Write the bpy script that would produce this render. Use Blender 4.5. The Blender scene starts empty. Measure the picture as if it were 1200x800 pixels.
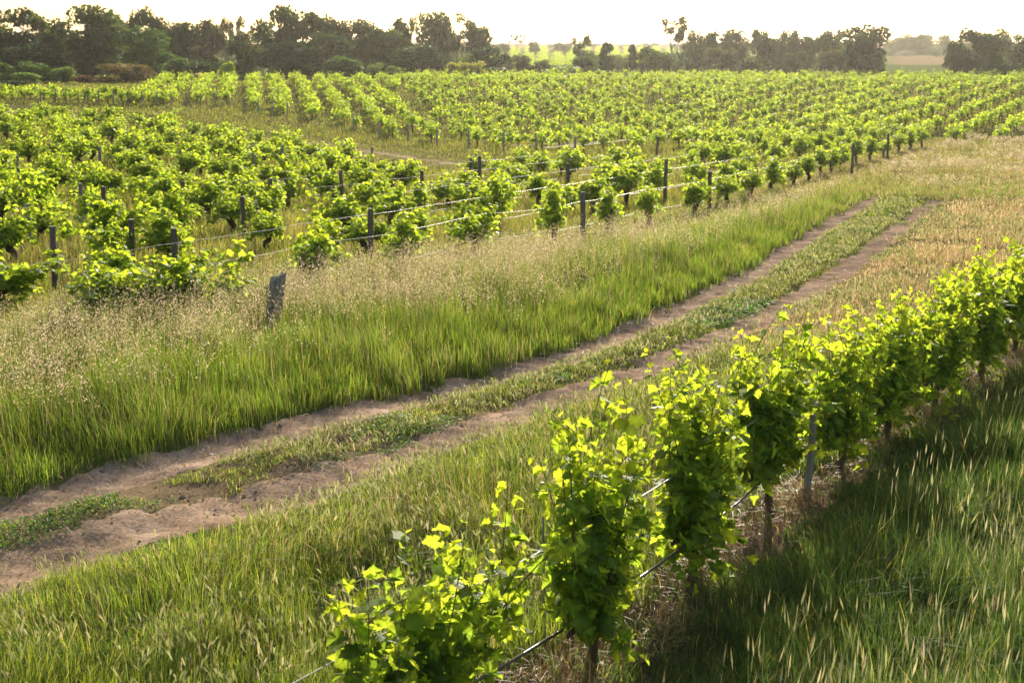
import bpy, math
import numpy as np

# ------------------------------------------------------------------ camera, sky, sun, exposure
S = bpy.context.scene
COL = S.collection
F = 1667.0                                   # focal length in photo pixels (50 mm on a 36 mm frame, 1200 px wide)
PITCH = math.atan(345 / F)
CAM_H = 4.0
SUN_AZ, SUN_EL = math.radians(9.0), math.radians(18.0)   # azimuth clockwise from +Y (the view direction)

cam = bpy.data.cameras.new('camera')
camo = bpy.data.objects.new('camera', cam)
COL.objects.link(camo)
camo.location = (0, 0, CAM_H)
camo.rotation_euler = (math.pi / 2 - PITCH, 0, 0)
cam.sensor_width = 36.0
cam.lens = 50.0
cam.clip_start = 0.1
cam.clip_end = 9000
cam.dof.use_dof = True
cam.dof.focus_distance = 13.5
cam.dof.aperture_fstop = 5.0
S.camera = camo

W = bpy.data.worlds.new('World')
S.world = W
W.use_nodes = True
nt = W.node_tree
sky = nt.nodes.new('ShaderNodeTexSky')
sky.sky_type = 'NISHITA'
sky.sun_disc = False
sky.sun_elevation = SUN_EL
sky.sun_rotation = SUN_AZ
sky.air_density = 1.0
sky.dust_density = 3.5
sky.ozone_density = 0.6
bg = nt.nodes['Background']
bg.inputs['Strength'].default_value = 0.125
nt.links.new(sky.outputs[0], bg.inputs[0])

sun = bpy.data.lights.new('sun', 'SUN')
sun.energy = 5.0
sun.angle = math.radians(0.5)
sun.color = (1.0, 0.90, 0.75)
suno = bpy.data.objects.new('sun', sun)
COL.objects.link(suno)
suno.rotation_euler = (math.pi / 2 - SUN_EL, 0, math.pi - SUN_AZ)
suno.location = (6, 30, 40)

S.view_settings.view_transform = 'Standard'
S.view_settings.look = 'None'
S.view_settings.gamma = 1.0
S.view_settings.exposure = 0.93
S.view_settings.use_curve_mapping = False
S.render.engine = 'CYCLES'
cy = S.cycles
cy.max_bounces = 6
cy.diffuse_bounces = 3
cy.glossy_bounces = 2
cy.transmission_bounces = 4
cy.volume_bounces = 0
cy.transparent_max_bounces = 4
cy.sample_clamp_indirect = 6.0
cy.use_denoising = True

R0 = np.random.default_rng(7)

# ------------------------------------------------------------------ terrain and unprojection
def sstep(a, b, x):
    t = np.clip((np.asarray(x, float) - a) / (b - a), 0, 1)
    return t * t * (3 - 2 * t)

def terr(X, Y):
    X = np.asarray(X, float); Y = np.asarray(Y, float)
    t = np.interp(Y, [-20, 12, 45, 65, 90, 115, 140, 170, 230, 600, 900, 1500, 3000],
                  [0, 0, -.75, -1.3, -1.8, -1.0, 0, .3, 0, 3.3, 5.8, 6, 0])
    w = sstep(-30, 0, X)
    far = np.clip((Y - 150) / 60, 0, 1)
    h = t * ((.35 + .65 * w) * (1 - far) + far)
    return h + .35 * np.exp(-((X + 30) / 34) ** 2 - ((Y - 138) / 22) ** 2)

def ray(px, py):
    u = (px - 600) / F; v = (400 - py) / F
    c, s = math.cos(PITCH), math.sin(PITCH)
    return np.array([u, c + s * v, -s + c * v])

def G(px, py):                                # where a photo pixel meets the ground
    d = ray(px, py); t = 1.0
    while t < 3000:
        if CAM_H + d[2] * t < float(terr(d[0] * t, d[1] * t)): break
        t *= 1.001
    return float(d[0] * t), float(d[1] * t)

def A(px, py, Y):                             # the point of a photo pixel at distance Y
    d = ray(px, py); t = Y / d[1]
    return float(d[0] * t), float(Y), float(CAM_H + d[2] * t)

def poly(pix):
    p = np.array([G(*q) for q in pix])
    a = p[0] + (p[0] - p[1]) / np.linalg.norm(p[0] - p[1]) * 30
    b = p[-1] + (p[-1] - p[-2]) / np.linalg.norm(p[-1] - p[-2]) * 60
    return np.vstack([a, p, b])

def sdist(pl, X, Y):                          # signed distance to a polyline, positive on its left
    X = np.asarray(X, float); Y = np.asarray(Y, float)
    best = np.full(X.shape, 1e9); sg = np.ones(X.shape)
    for (ax, ay), (bx, by) in zip(pl[:-1], pl[1:]):
        dx, dy = bx - ax, by - ay
        L2 = dx * dx + dy * dy
        t = np.clip(((X - ax) * dx + (Y - ay) * dy) / L2, 0, 1)
        ex, ey = X - ax - t * dx, Y - ay - t * dy
        d = np.hypot(ex, ey)
        m = d < best
        best = np.where(m, d, best)
        sg = np.where(m, np.where(dx * ey - dy * ex >= 0, 1.0, -1.0), sg)
    return best * sg

RUT_A = poly([(-60, 690), (0, 662), (100, 632), (300, 586), (430, 546), (560, 500), (700, 450), (840, 397), (960, 333), (1020, 295), (1060, 262), (1095, 235)])
RUT_B = poly([(-60, 612), (0, 597), (100, 568), (300, 514), (430, 478), (560, 442), (700, 402), (800, 360), (880, 320), (960, 268), (1010, 238), (1060, 213)])
FG_PIX = [(515, 912), (695, 790), (812, 698), (903, 612), (983, 563), (1037, 523), (1095, 487), (1146, 455), (1187, 428)]
FG = [G(*p) for p in FG_PIX]
for k in range(5):
    FG.append((FG[-1][0] + .92, FG[-1][1] + 1.43))
ROW_F = poly(FG_PIX)
R0_PIX = [(10, 372), (125, 402), (215, 390), (370, 350), (475, 330), (555, 305), (648, 293), (712, 277), (757, 265), (815, 255), (850, 243),
          (880, 236), (905, 228), (930, 220), (945, 213), (960, 208), (975, 203), (986, 199), (1003, 194), (1020, 190), (1036, 185), (1052, 180), (1066, 177), (1080, 174)]
ROW_0 = poly([(125, 402), (370, 350), (555, 305), (712, 277), (850, 243), (930, 220), (986, 199), (1052, 180)])
PATH = poly([(0, 130), (100, 138), (233, 153), (383, 170), (450, 180), (540, 193), (610, 198), (680, 198)])[1:-1]
PATH = np.vstack([PATH[0] + np.array([-40, 36]), PATH, PATH[-1] + np.array([9, -1])])

def vnoise(X, Y, scale, seed=0):              # cheap smooth value noise in -1..1
    X = np.asarray(X, float) / scale; Y = np.asarray(Y, float) / scale
    xi = np.floor(X).astype(np.int64); yi = np.floor(Y).astype(np.int64)
    fx = X - xi; fy = Y - yi
    fx = fx * fx * (3 - 2 * fx); fy = fy * fy * (3 - 2 * fy)
    def hsh(a, b):
        n = (a * 374761393 + b * 668265263 + seed * 974711) & 0x7fffffff
        n = ((n ^ (n >> 13)) * 1274126177) & 0x7fffffff
        return ((n ^ (n >> 16)) & 0xffff) / 32767.5 - 1
    v = (hsh(xi, yi) * (1 - fx) + hsh(xi + 1, yi) * fx) * (1 - fy) + (hsh(xi, yi + 1) * (1 - fx) + hsh(xi + 1, yi + 1) * fx) * fy
    return v

def rut_w(Y, a):                              # half width of a rut
    if a: return np.interp(Y, [8, 11, 14, 20, 35, 44, 50], [.52, .46, .32, .26, .25, .17, .0])
    return np.interp(Y, [8, 12, 16, 25, 38, 50, 60], [.38, .34, .28, .26, .27, .17, .0])

def hgt(X, Y):                                # terrain with ruts, row mound and small unevenness
    X = np.asarray(X, float); Y = np.asarray(Y, float)
    h = terr(X, Y)
    near = 1 - sstep(45, 75, Y)
    a = np.abs(sdist(RUT_A, X, Y)); b = np.abs(sdist(RUT_B, X, Y)); f = np.abs(sdist(ROW_F, X, Y))
    h = h - near * .09 * (np.exp(-(a / .38) ** 2) + np.exp(-(b / .36) ** 2))
    h = h + near * .09 * np.exp(-(f / .5) ** 2)
    h = h + near * (.035 * vnoise(X, Y, .9, 1) + .02 * vnoise(X, Y, .33, 2)) + .05 * vnoise(X, Y, 5, 3) * (1 - sstep(200, 400, Y))
    return h

# ------------------------------------------------------------------ mesh helpers
def mesh_np(name, V, Fc, mats, col=None, smooth=False, midx=None):
    V = np.asarray(V, np.float32); Fc = np.asarray(Fc, np.int32)
    me = bpy.data.meshes.new(name)
    k = Fc.shape[1]; n = len(Fc)
    me.vertices.add(len(V)); me.vertices.foreach_set('co', V.ravel())
    me.loops.add(n * k); me.loops.foreach_set('vertex_index', Fc.ravel())
    me.polygons.add(n); me.polygons.foreach_set('loop_start', np.arange(0, n * k, k, dtype=np.int32))
    me.polygons.foreach_set('use_smooth', np.full(n, smooth))
    for m in (mats if isinstance(mats, (list, tuple)) else [mats]): me.materials.append(m)
    if midx is not None: me.polygons.foreach_set('material_index', np.asarray(midx, np.int32))
    if col is not None:
        a = me.attributes.new('col', 'FLOAT_COLOR', 'POINT')
        c = np.ones((len(V), 4), np.float32); c[:, :3] = col
        a.data.foreach_set('color', c.ravel())
    me.update(calc_edges=True)
    return me

def link(name, me, parent=None, label=None, cat=None, group=None, kind=None, loc=None):
    o = bpy.data.objects.new(name, me)
    COL.objects.link(o)
    if parent: o.parent = parent
    if loc is not None: o.location = loc
    if label: o['label'] = label
    if cat: o['category'] = cat
    if group: o['group'] = group
    if kind: o['kind'] = kind
    return o

def thing(name, label, cat, loc, rz=0.0, group=None, scale=(1, 1, 1), tilt=(0, 0)):
    o = link(name, None, None, label, cat, group)
    o.location = loc; o.rotation_euler = (tilt[0], tilt[1], rz); o.scale = scale
    return o

class Geo:                                    # collects triangles with colours
    def __init__(s): s.v = []; s.f = []; s.c = []; s.n = 0
    def add(s, V, Fc, C):
        V = np.asarray(V, float).reshape(-1, 3); Fc = np.asarray(Fc).reshape(-1, 3)
        s.v.append(V); s.f.append(Fc + s.n); s.c.append(np.broadcast_to(np.asarray(C, float), V.shape)); s.n += len(V)
    def mesh(s, name, mat, smooth=False, midx=None):
        return mesh_np(name, np.vstack(s.v), np.vstack(s.f), mat, np.vstack(s.c), smooth, midx)

def tube(pts, rad, n=7, rng=None, rough=0.0):
    pts = np.asarray(pts, float); rad = np.broadcast_to(np.asarray(rad, float), (len(pts),))
    V = []; Fc = []
    tg = np.gradient(pts, axis=0); tg /= np.linalg.norm(tg, axis=1)[:, None] + 1e-9
    ref = np.array([1.0, 0, 0]) if abs(tg[0][0]) < .8 else np.array([0, 1.0, 0])
    for i, p in enumerate(pts):
        a = np.cross(tg[i], ref); a /= np.linalg.norm(a); b = np.cross(tg[i], a)
        for k in range(n):
            t = 2 * math.pi * k / n
            r = rad[i] * (1 + (rng.normal(0, rough) if rng is not None and rough else 0))
            V.append(p + a * math.cos(t) * r + b * math.sin(t) * r)
    m = len(pts)
    for i in range(m - 1):
        for k in range(n):
            q = [i * n + k, i * n + (k + 1) % n, (i + 1) * n + (k + 1) % n, (i + 1) * n + k]
            Fc.append([q[0], q[1], q[2]]); Fc.append([q[0], q[2], q[3]])
    V.append(pts[0]); V.append(pts[-1])
    for k in range(n):
        Fc.append([len(V) - 2, (k + 1) % n, k]); Fc.append([len(V) - 1, (m - 1) * n + k, (m - 1) * n + (k + 1) % n])
    return np.array(V), np.array(Fc)

def sag(pts, n, amp, rng):                    # resample a polyline with small wobble
    pts = np.asarray(pts, float)
    t = np.linspace(0, 1, len(pts)); u = np.linspace(0, 1, n)
    q = np.stack([np.interp(u, t, pts[:, k]) for k in range(3)], 1)
    q[1:-1] += rng.normal(0, amp, (n - 2, 3))
    return q

# ------------------------------------------------------------------ materials
def new_mat(name):
    m = bpy.data.materials.new(name); m.use_nodes = True
    t = m.node_tree
    for n in list(t.nodes): t.nodes.remove(n)
    return m, t, t.nodes.new, t.links.new

def leafy(name, trans=.45, boost=(1.7, 1.5, .7), rough=.5, spec=.35, nscale=9.0, nvar=.25):
    m, t, N, L = new_mat(name)
    out = N('ShaderNodeOutputMaterial'); at = N('ShaderNodeAttribute'); at.attribute_name = 'col'
    tc = N('ShaderNodeTexCoord'); no = N('ShaderNodeTexNoise'); no.inputs['Scale'].default_value = nscale
    L(tc.outputs['Object'], no.inputs['Vector'])
    mr = N('ShaderNodeMapRange'); mr.inputs['From Min'].default_value = .3; mr.inputs['From Max'].default_value = .7
    mr.inputs['To Min'].default_value = 1 - nvar; mr.inputs['To Max'].default_value = 1 + nvar
    L(no.outputs['Fac'], mr.inputs['Value'])
    mu = N('ShaderNodeVectorMath'); mu.operation = 'SCALE'
    L(at.outputs['Color'], mu.inputs[0]); L(mr.outputs[0], mu.inputs['Scale'])
    p = N('ShaderNodeBsdfPrincipled'); p.inputs['Roughness'].default_value = rough; p.inputs['Specular IOR Level'].default_value = spec
    L(mu.outputs[0], p.inputs['Base Color'])
    b = N('ShaderNodeVectorMath'); b.operation = 'MULTIPLY'; b.inputs[1].default_value = boost
    L(mu.outputs[0], b.inputs[0])
    tr = N('ShaderNodeBsdfTranslucent'); L(b.outputs[0], tr.inputs['Color'])
    mx = N('ShaderNodeMixShader'); mx.inputs[0].default_value = trans
    L(p.outputs[0], mx.inputs[1]); L(tr.outputs[0], mx.inputs[2]); L(mx.outputs[0], out.inputs['Surface'])
    return m

def solid(name, c1, c2, scale=6.0, rough=.8, bump=.0, stretch=(1, 1, 1), metal=0.0, spec=.3, bscale=None):
    m, t, N, L = new_mat(name)
    out = N('ShaderNodeOutputMaterial'); tc = N('ShaderNodeTexCoord'); mp = N('ShaderNodeMapping'); mp.inputs['Scale'].default_value = stretch
    L(tc.outputs['Object'], mp.inputs['Vector'])
    no = N('ShaderNodeTexNoise'); no.inputs['Scale'].default_value = scale; no.inputs['Detail'].default_value = 8; no.inputs['Roughness'].default_value = .65
    L(mp.outputs[0], no.inputs['Vector'])
    cr = N('ShaderNodeValToRGB'); cr.color_ramp.elements[0].position = .32; cr.color_ramp.elements[1].position = .68
    cr.color_ramp.elements[0].color = (*c1, 1); cr.color_ramp.elements[1].color = (*c2, 1)
    L(no.outputs['Fac'], cr.inputs[0])
    p = N('ShaderNodeBsdfPrincipled'); p.inputs['Roughness'].default_value = rough; p.inputs['Metallic'].default_value = metal
    p.inputs['Specular IOR Level'].default_value = spec
    L(cr.outputs[0], p.inputs['Base Color'])
    if bump:
        n2 = N('ShaderNodeTexNoise'); n2.inputs['Scale'].default_value = bscale or scale * 3; n2.inputs['Detail'].default_value = 6
        L(mp.outputs[0], n2.inputs['Vector'])
        bp = N('ShaderNodeBump'); bp.inputs['Strength'].default_value = bump; bp.inputs['Distance'].default_value = .03
        L(n2.outputs['Fac'], bp.inputs['Height']); L(bp.outputs[0], p.inputs['Normal'])
    L(p.outputs[0], out.inputs['Surface'])
    return m

M_VINE = leafy('vine_leaf', .55, (6.0, 4.2, 1.5), .55, .12)
M_GRASS = leafy('grass_blade', .52, (2.6, 2.25, .9), .6, .15, 1.2, .2)
M_DRY = leafy('dry_blade', .45, (1.4, 1.3, 1.0), .6, .15, 1.2, .2)
M_SEED = leafy('grass_seed', .5, (1.4, 1.35, 1.2), .55, .35, 2.0, .15)
M_TREE = leafy('tree_leaf', .30, (2.2, 2.3, .9), .6, .2, .6, .15)
M_STRAW = leafy('dry_straw', .2, (1.2, 1.1, .9), .6, .3, 3.0, .25)
M_BARK = solid('vine_bark', (.035, .025, .018), (.12, .085, .06), 14, .9, .9, (1, 1, .25))
M_YBARK = solid('young_vine_bark', (.08, .05, .03), (.2, .135, .085), 20, .9, .8, (1, 1, .2))
M_TBARK = solid('tree_bark', (.09, .075, .06), (.24, .21, .18), 3, .9, .6, (1, 1, .2))
M_WHITEBARK = solid('pale_gum_bark', (.22, .2, .17), (.45, .42, .38), 2, .85, .4, (1, 1, .3))
M_POST = solid('weathered_post', (.06, .045, .032), (.19, .15, .11), 10, .85, .7, (1, 1, .12))
M_POSTG = solid('grey_post', (.15, .135, .11), (.32, .285, .235), 10, .85, .7, (1, 1, .12))
M_CUT = solid('post_end_grain', (.25, .22, .18), (.42, .38, .32), 18, .9, .4)
M_STEEL = solid('galvanised_steel', (.25, .25, .25), (.42, .42, .41), 12, .45, .1, metal=.7, spec=.5)
M_HOSE = solid('hose_plastic', (.05, .048, .045), (.10, .095, .085), 9, .42, .1, spec=.5)
M_PALE = solid('pale_glint', (.24, .225, .20), (.36, .34, .31), 9, .55, .1, spec=.4)  # sun glint on hoses and wires, put into a pale base colour
M_CLOD = solid('dirt_clod', (.16, .105, .07), (.30, .21, .15), 9, .95, .8)

def ground_mat():
    m, t, N, L = new_mat('ground_soil')
    out = N('ShaderNodeOutputMaterial'); at = N('ShaderNodeAttribute'); at.attribute_name = 'col'
    tc = N('ShaderNodeTexCoord')
    n1 = N('ShaderNodeTexNoise'); n1.inputs['Scale'].default_value = 2.2; n1.inputs['Detail'].default_value = 10; n1.inputs['Roughness'].default_value = .7
    n2 = N('ShaderNodeTexNoise'); n2.inputs['Scale'].default_value = 28; n2.inputs['Detail'].default_value = 6
    for n in (n1, n2): L(tc.outputs['Object'], n.inputs['Vector'])
    ad = N('ShaderNodeMath'); ad.operation = 'ADD'; L(n1.outputs['Fac'], ad.inputs[0]); L(n2.outputs['Fac'], ad.inputs[1])
    mr = N('ShaderNodeMapRange'); mr.inputs['From Min'].default_value = .7; mr.inputs['From Max'].default_value = 1.3
    mr.inputs['To Min'].default_value = .5; mr.inputs['To Max'].default_value = 1.5; L(ad.outputs[0], mr.inputs['Value'])
    mu = N('ShaderNodeVectorMath'); mu.operation = 'SCALE'; L(at.outputs['Color'], mu.inputs[0]); L(mr.outputs[0], mu.inputs['Scale'])
    p = N('ShaderNodeBsdfPrincipled'); p.inputs['Roughness'].default_value = 1.0; p.inputs['Specular IOR Level'].default_value = 0.0
    L(mu.outputs[0], p.inputs['Base Color'])
    bp = N('ShaderNodeBump'); bp.inputs['Strength'].default_value = .28; bp.inputs['Distance'].default_value = .03
    L(ad.outputs[0], bp.inputs['Height']); L(bp.outputs[0], p.inputs['Normal']); L(p.outputs[0], out.inputs['Surface'])
    return m
M_GROUND = ground_mat()

# ------------------------------------------------------------------ ground sheet
def geo_steps(a, b, s0, grow):
    v = [a]; s = s0
    while v[-1] < b: v.append(v[-1] + s); s *= grow
    return v
ys = [-25, -15, -8, -3] + list(np.arange(0, 5, .5)) + list(np.arange(5, 30, .13)) + list(np.arange(30, 55, .25)) + geo_steps(55, 3000, .4, 1.022)
xr = list(np.arange(-9, 12, .14)) + geo_steps(12, 1700, .2, 1.045)
xl = geo_steps(9.14, 1700, .2, 1.045)
xs = sorted([-x for x in xl] + xr)
xs = np.array(xs); ys = np.array(sorted(set(ys)))
GX, GY = np.meshgrid(xs, ys)
GZ = hgt(GX, GY)
ny, nx = GX.shape
SOIL = np.array([.23, .16, .105]); THATCH = np.array([.17, .13, .06]); GREENG = np.array([.075, .09, .03]); DRYG = np.array([.30, .215, .105])
def ground_col(X, Y):
    c = np.zeros(X.shape + (3,))
    n = vnoise(X, Y, 2.3, 5) * .5 + vnoise(X, Y, .7, 6) * .5
    c[:] = GREENG
    def mix(w, k): c[:] = c * (1 - w[..., None]) + k * w[..., None]
    mix(sstep(-.2, .6, n) * .6, THATCH)
    sA = sdist(RUT_A, X, Y); sB = sdist(RUT_B, X, Y); sF = sdist(ROW_F, X, Y); s0 = sdist(ROW_0, X, Y)
    # dry rise on the far side of the near row
    mix((1 - sstep(-.8, -.2, sA)) * sstep(17, 24, Y) * (1 - sstep(45, 70, Y)) * (.55 + .4 * n), DRYG)
    mid = (1 - sstep(.4, .9, np.abs(sA - .8))) * (1 - sstep(15, 19, Y))
    mix(mid * .75, SOIL * .8)
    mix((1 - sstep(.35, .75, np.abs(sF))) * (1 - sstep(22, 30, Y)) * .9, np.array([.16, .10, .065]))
    pd = np.abs(sdist(PATH, X, Y))
    mix((1 - sstep(1.0, 3.0, pd)) * .6, np.array([.20, .17, .085]))
    far = sstep(172, 190, Y)
    mix(far, np.array([.085, .12, .032]) * 1.0)
    mix(far * sstep(-.1, .3, vnoise(X, Y, 60, 8)) * .5, np.array([.19, .17, .07]))
    px = 600 + F * X / np.maximum(Y, 1)
    mix(far * sstep(275, 300, Y) * sstep(1020, 1050, px) * (1 - sstep(1130, 1160, px)) * (1 - sstep(400, 420, Y)), np.array([.22, .175, .10]))
    mix(sstep(560, 640, Y), np.array([.22, .16, .09]))
    return c
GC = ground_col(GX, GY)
idx = np.arange(ny * nx).reshape(ny, nx)
quad = np.stack([idx[:-1, :-1], idx[:-1, 1:], idx[1:, 1:], idx[1:, :-1]], -1).reshape(-1, 4)
link('ground', mesh_np('ground', np.stack([GX, GY, GZ], -1).reshape(-1, 3), quad, M_GROUND, GC.reshape(-1, 3), True), kind='structure')

def strip(name, pl, wfun, y0, y1, col, lift=.004, edge=.12, seed=0):   # a worn strip that follows the ground
    seg = []
    for a, b in zip(pl[:-1], pl[1:]):
        n = max(2, int(np.linalg.norm(b - a) / (.06 if a[1] < 50 else .2)))
        seg += [a + (b - a) * t for t in np.linspace(0, 1, n, endpoint=False)]
    seg = np.array(seg); seg = seg[(seg[:, 1] > y0) & (seg[:, 1] < y1)]
    tg = np.gradient(seg, axis=0); tg /= np.linalg.norm(tg, axis=1)[:, None]
    nr = np.stack([-tg[:, 1], tg[:, 0]], 1)
    w = wfun(seg[:, 1])
    K = 19; V = []
    for k in range(K):
        u = (k / (K - 1)) * 2 - 1
        ww = w * (1 + .0) * u + (edge * vnoise(seg[:, 0], seg[:, 1], .5, seed + (3 if u > 0 else 7)) * np.abs(u) + edge * .6 * vnoise(seg[:, 0], seg[:, 1], .17, seed + 11) + .12 * np.abs(u)) * np.sign(u)
        q = seg + nr * ww[:, None]
        V.append(np.stack([q[:, 0], q[:, 1], hgt(q[:, 0], q[:, 1]) + lift + .014 * (1 - u * u) - .024 * u ** 4 + (1 - u ** 4) * (.012 * vnoise(q[:, 0], q[:, 1], .16, 71) + .010 * vnoise(q[:, 0], q[:, 1], .07, 72))], 1))
    n = len(seg); V = np.concatenate(V)
    ii = np.arange(n - 1)
    Fq = np.concatenate([np.stack([k * n + ii, (k + 1) * n + ii, (k + 1) * n + ii + 1, k * n + ii + 1], 1)[:, ::-1] for k in range(K - 1)])
    c = np.array(col) * (1 + .22 * vnoise(V[:, 0], V[:, 1], .8, 9) + .18 * vnoise(V[:, 0], V[:, 1], .17, 10))[:, None]
    return V, Fq, c
va, fa, ca = strip('a', RUT_A, lambda y: rut_w(y, True) + .02, 4, 48, (.275, .195, .135), seed=1)
vb, fb, cb = strip('b', RUT_B, lambda y: rut_w(y, False) + .02, 4, 58, (.27, .195, .138), seed=2)
link('dirt_track', mesh_np('dirt_track', np.vstack([va, vb]), np.vstack([fa, fb + len(va)]), M_GROUND, np.vstack([ca, cb]), True), kind='structure')
vp, fp, cp = strip('p', PATH, lambda y: np.interp(y, [55, 70, 100], [.32, .42, .6]), 30, 140, (.29, .23, .14), edge=.35, seed=3)
link('dirt_path', mesh_np('dirt_path', vp, fp, M_GROUND, cp, True), kind='structure')

# ------------------------------------------------------------------ grass
def wedge(rng, dens, y0, y1, margin=1.2):
    """points over the ground in view: dens(Y) per square metre"""
    yy = np.linspace(y0, y1, 600)
    wd = 2 * (.36 * yy * margin + 1.2)
    pdf = wd * dens(yy); cdf = np.concatenate([[0], np.cumsum((pdf[1:] + pdf[:-1]) / 2 * np.diff(yy))])
    n = int(cdf[-1])
    Y = np.interp(rng.random(n) * cdf[-1], cdf, yy)
    X = (rng.random(n) * 2 - 1) * (.36 * Y * margin + 1.2)
    return X, Y

def pick(rng, n, pal, w):
    pal = np.array(pal); w = np.array(w, float); w /= w.sum()
    c = pal[rng.choice(len(pal), n, p=w)]
    return c * rng.uniform(.75, 1.25, (n, 1))

def blades(rng, P, h, w, lean=.25, bend=.35, col=None, tip=None, wind=(0, 0)):
    n = len(P); az = rng.random(n) * 2 * math.pi
    la = rng.random(n) * 2 * math.pi
    L = np.stack([np.cos(la), np.sin(la)], 1) * np.minimum(np.abs(rng.normal(0, lean, n)), max(.75, lean))[:, None] * (.55 + .9 * np.abs(vnoise(P[:, 0], P[:, 1], .45, 97)))[:, None] + lean * .55 * np.stack([vnoise(P[:, 0], P[:, 1], .7, 98), vnoise(P[:, 0], P[:, 1], .7, 99)], 1) + np.array(wind)
    side = np.stack([np.cos(az), np.sin(az), np.zeros(n)], 1) * (w / 2)[:, None]
    mid = P + np.stack([L[:, 0] * h * .45, L[:, 1] * h * .45, h * .55], 1)
    bend = bend * rng.uniform(.2, 2.0, n)
    bz = 1 - .35 * np.minimum(1, np.hypot(L[:, 0], L[:, 1]) * 1.2)
    top = P + np.stack([L[:, 0] * h * (1 + bend), L[:, 1] * h * (1 + bend), h * bz], 1)
    V = np.stack([P - side, P + side, mid - side * .8, mid + side * .8, top], 1).reshape(-1, 3)
    b = np.arange(n)[:, None] * 5
    Fc = np.concatenate([b + np.array([0, 1, 3]), b + np.array([0, 3, 2]), b + np.array([2, 3, 4])], 0)
    C = np.repeat(col[:, None, :], 5, 1)
    if tip is not None:
        C = C.copy(); C[:, 4] = C[:, 4] * .35 + np.asarray(tip) * .65; C[:, 2:4] = C[:, 2:4] * .8 + np.asarray(tip) * .2
    return V, Fc, C.reshape(-1, 3), top, L

def heads(rng, T, D, ln, wd, col, awn=True):
    """bristly seed heads: crossed spindles with awns, standing on T along D"""
    n = len(T); D = D / np.linalg.norm(D, axis=1)[:, None]
    a = np.cross(D, rng.normal(size=(n, 3))); a /= np.linalg.norm(a, axis=1)[:, None]; b = np.cross(D, a)
    m = T + D * (ln * .4)[:, None]; e = T + D * ln[:, None]
    W = wd[:, None] / 2
    V = [T, m + a * W, e, m - a * W, m + b * W, m - b * W]
    Ff = [[0, 1, 2], [0, 2, 3], [0, 4, 2], [0, 2, 5]]
    if awn:
        for s1, s2 in ((a, 1), (a, -1), (b, 1), (b, -1)):
            tip = e + D * (ln * .55)[:, None] + s1 * s2 * (wd * .75)[:, None]
            V.append(tip); k = len(V) - 1
            Ff.append([2, {0: 0}.get(0), k]) if False else Ff.append([1 if (s1 is a and s2 > 0) else 3 if s1 is a else 4 if s2 > 0 else 5, 2, k])
    nv = len(V)
    V = np.stack(V, 1).reshape(-1, 3)
    Fc = (np.arange(n)[:, None, None] * nv + np.array(Ff)[None]).reshape(-1, 3)
    C = np.repeat(col[:, None, :], nv, 1).reshape(-1, 3)
    return V, Fc, C

def ground_pts(X, Y): return np.stack([X, Y, hgt(X, Y) - .01], 1)

GRN = (.062, .115, .022); MID = (.09, .14, .032); YEL = (.15, .18, .05); STR = (.34, .27, .13); GOLD = (.28, .19, .08); DEEP = (.04, .082, .022); PALE = (.24, .25, .10); PINK = (.46, .35, .26)

def zones(X, Y):
    sA = sdist(RUT_A, X, Y); sB = sdist(RUT_B, X, Y); sF = sdist(ROW_F, X, Y); s0 = sdist(ROW_0, X, Y)
    e = .16 * vnoise(X, Y, .35, 21) + .12 * vnoise(X, Y, 1.3, 22) + .08 * vnoise(X, Y, .14, 23)
    sp = .09 * (((np.sin(X * 1273.1 + Y * 3119.3) * 9758.5) % 1) + ((np.sin(X * 2173.1 + Y * 1119.3) * 7758.5) % 1) - 1)
    e = e + sp
    rA = np.abs(sA) < rut_w(Y, True) + e - .02
    rB = np.abs(sB) < rut_w(Y, False) + e - .02
    rA &= Y < 48; rB &= Y < 57
    k = ((np.sin(X * 9173.3 + Y * 7919.7) * 43758.5) % 1)
    rA &= k > .9 * sstep(27, 44, Y) + .03; rB &= k > .9 * sstep(34, 52, Y) + .03
    return sA, sB, sF, s0, rA | rB

def near_rut_in(sA, sB, Y): return (np.abs(sA) < rut_w(Y, True) - .1) | (np.abs(sB) < rut_w(Y, False) - .1)

def wfade(Y, k=.0045): return np.maximum(k, Y * k / 8)

# 1. barley grass on the slope between the track and the near row, and on the middle strip of the track
rng = np.random.default_rng(11)
X, Y = wedge(rng, lambda y: np.interp(y, [6, 9, 14, 22, 40, 60], [2300, 2300, 1700, 750, 180, 60]), 6.5, 62)
sA, sB, sF, s0, rut = zones(X, Y)
slope = (sA < 0) & (sF > .22 + .2 * vnoise(X, Y, .5, 37)) & ~rut
median = (sA > 0) & (sB < 0) & ~rut
bare = median & (Y < 15) & (vnoise(X, Y, .7, 31) + .5 * vnoise(X, Y, .25, 32) < -.32 + .22 * (Y < 11.5))      # broken middle strip close by
dry = np.clip(sstep(16, 25, Y) * sstep(-1.5, 3.5, X - (Y - 17) * .30) * (1 + .5 * vnoise(X, Y, 2.2, 44)), 0, 1) * slope
thin = slope & (rng.random(len(X)) < .25 + .35 * dry)
keep = (slope | (median & ~bare)) & ~thin
X, Y, sA, sB, sF, dry, median = (q[keep] for q in (X, Y, sA, sB, sF, dry, median))
n = len(X)
patch = vnoise(X, Y, 1.6, 33) * .6 + vnoise(X, Y, .5, 34) * .4
tuft = vnoise(X, Y, .22, 38) * .6 + vnoise(X, Y, .12, 39) * .4
hh = np.where(median, rng.uniform(.05, .17, n), rng.uniform(.14, .40, n)) * (1 + .35 * patch) * (1 + .75 * tuft) * np.where(median, 1, 1 - .55 * dry)
hh *= np.where(near_rut_in(sA, sB, Y), .35, 1) * np.clip(.25 + np.minimum(np.abs(sA) - rut_w(Y, True), np.abs(sB) - rut_w(Y, False)) * .75, .22, 1)
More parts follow.
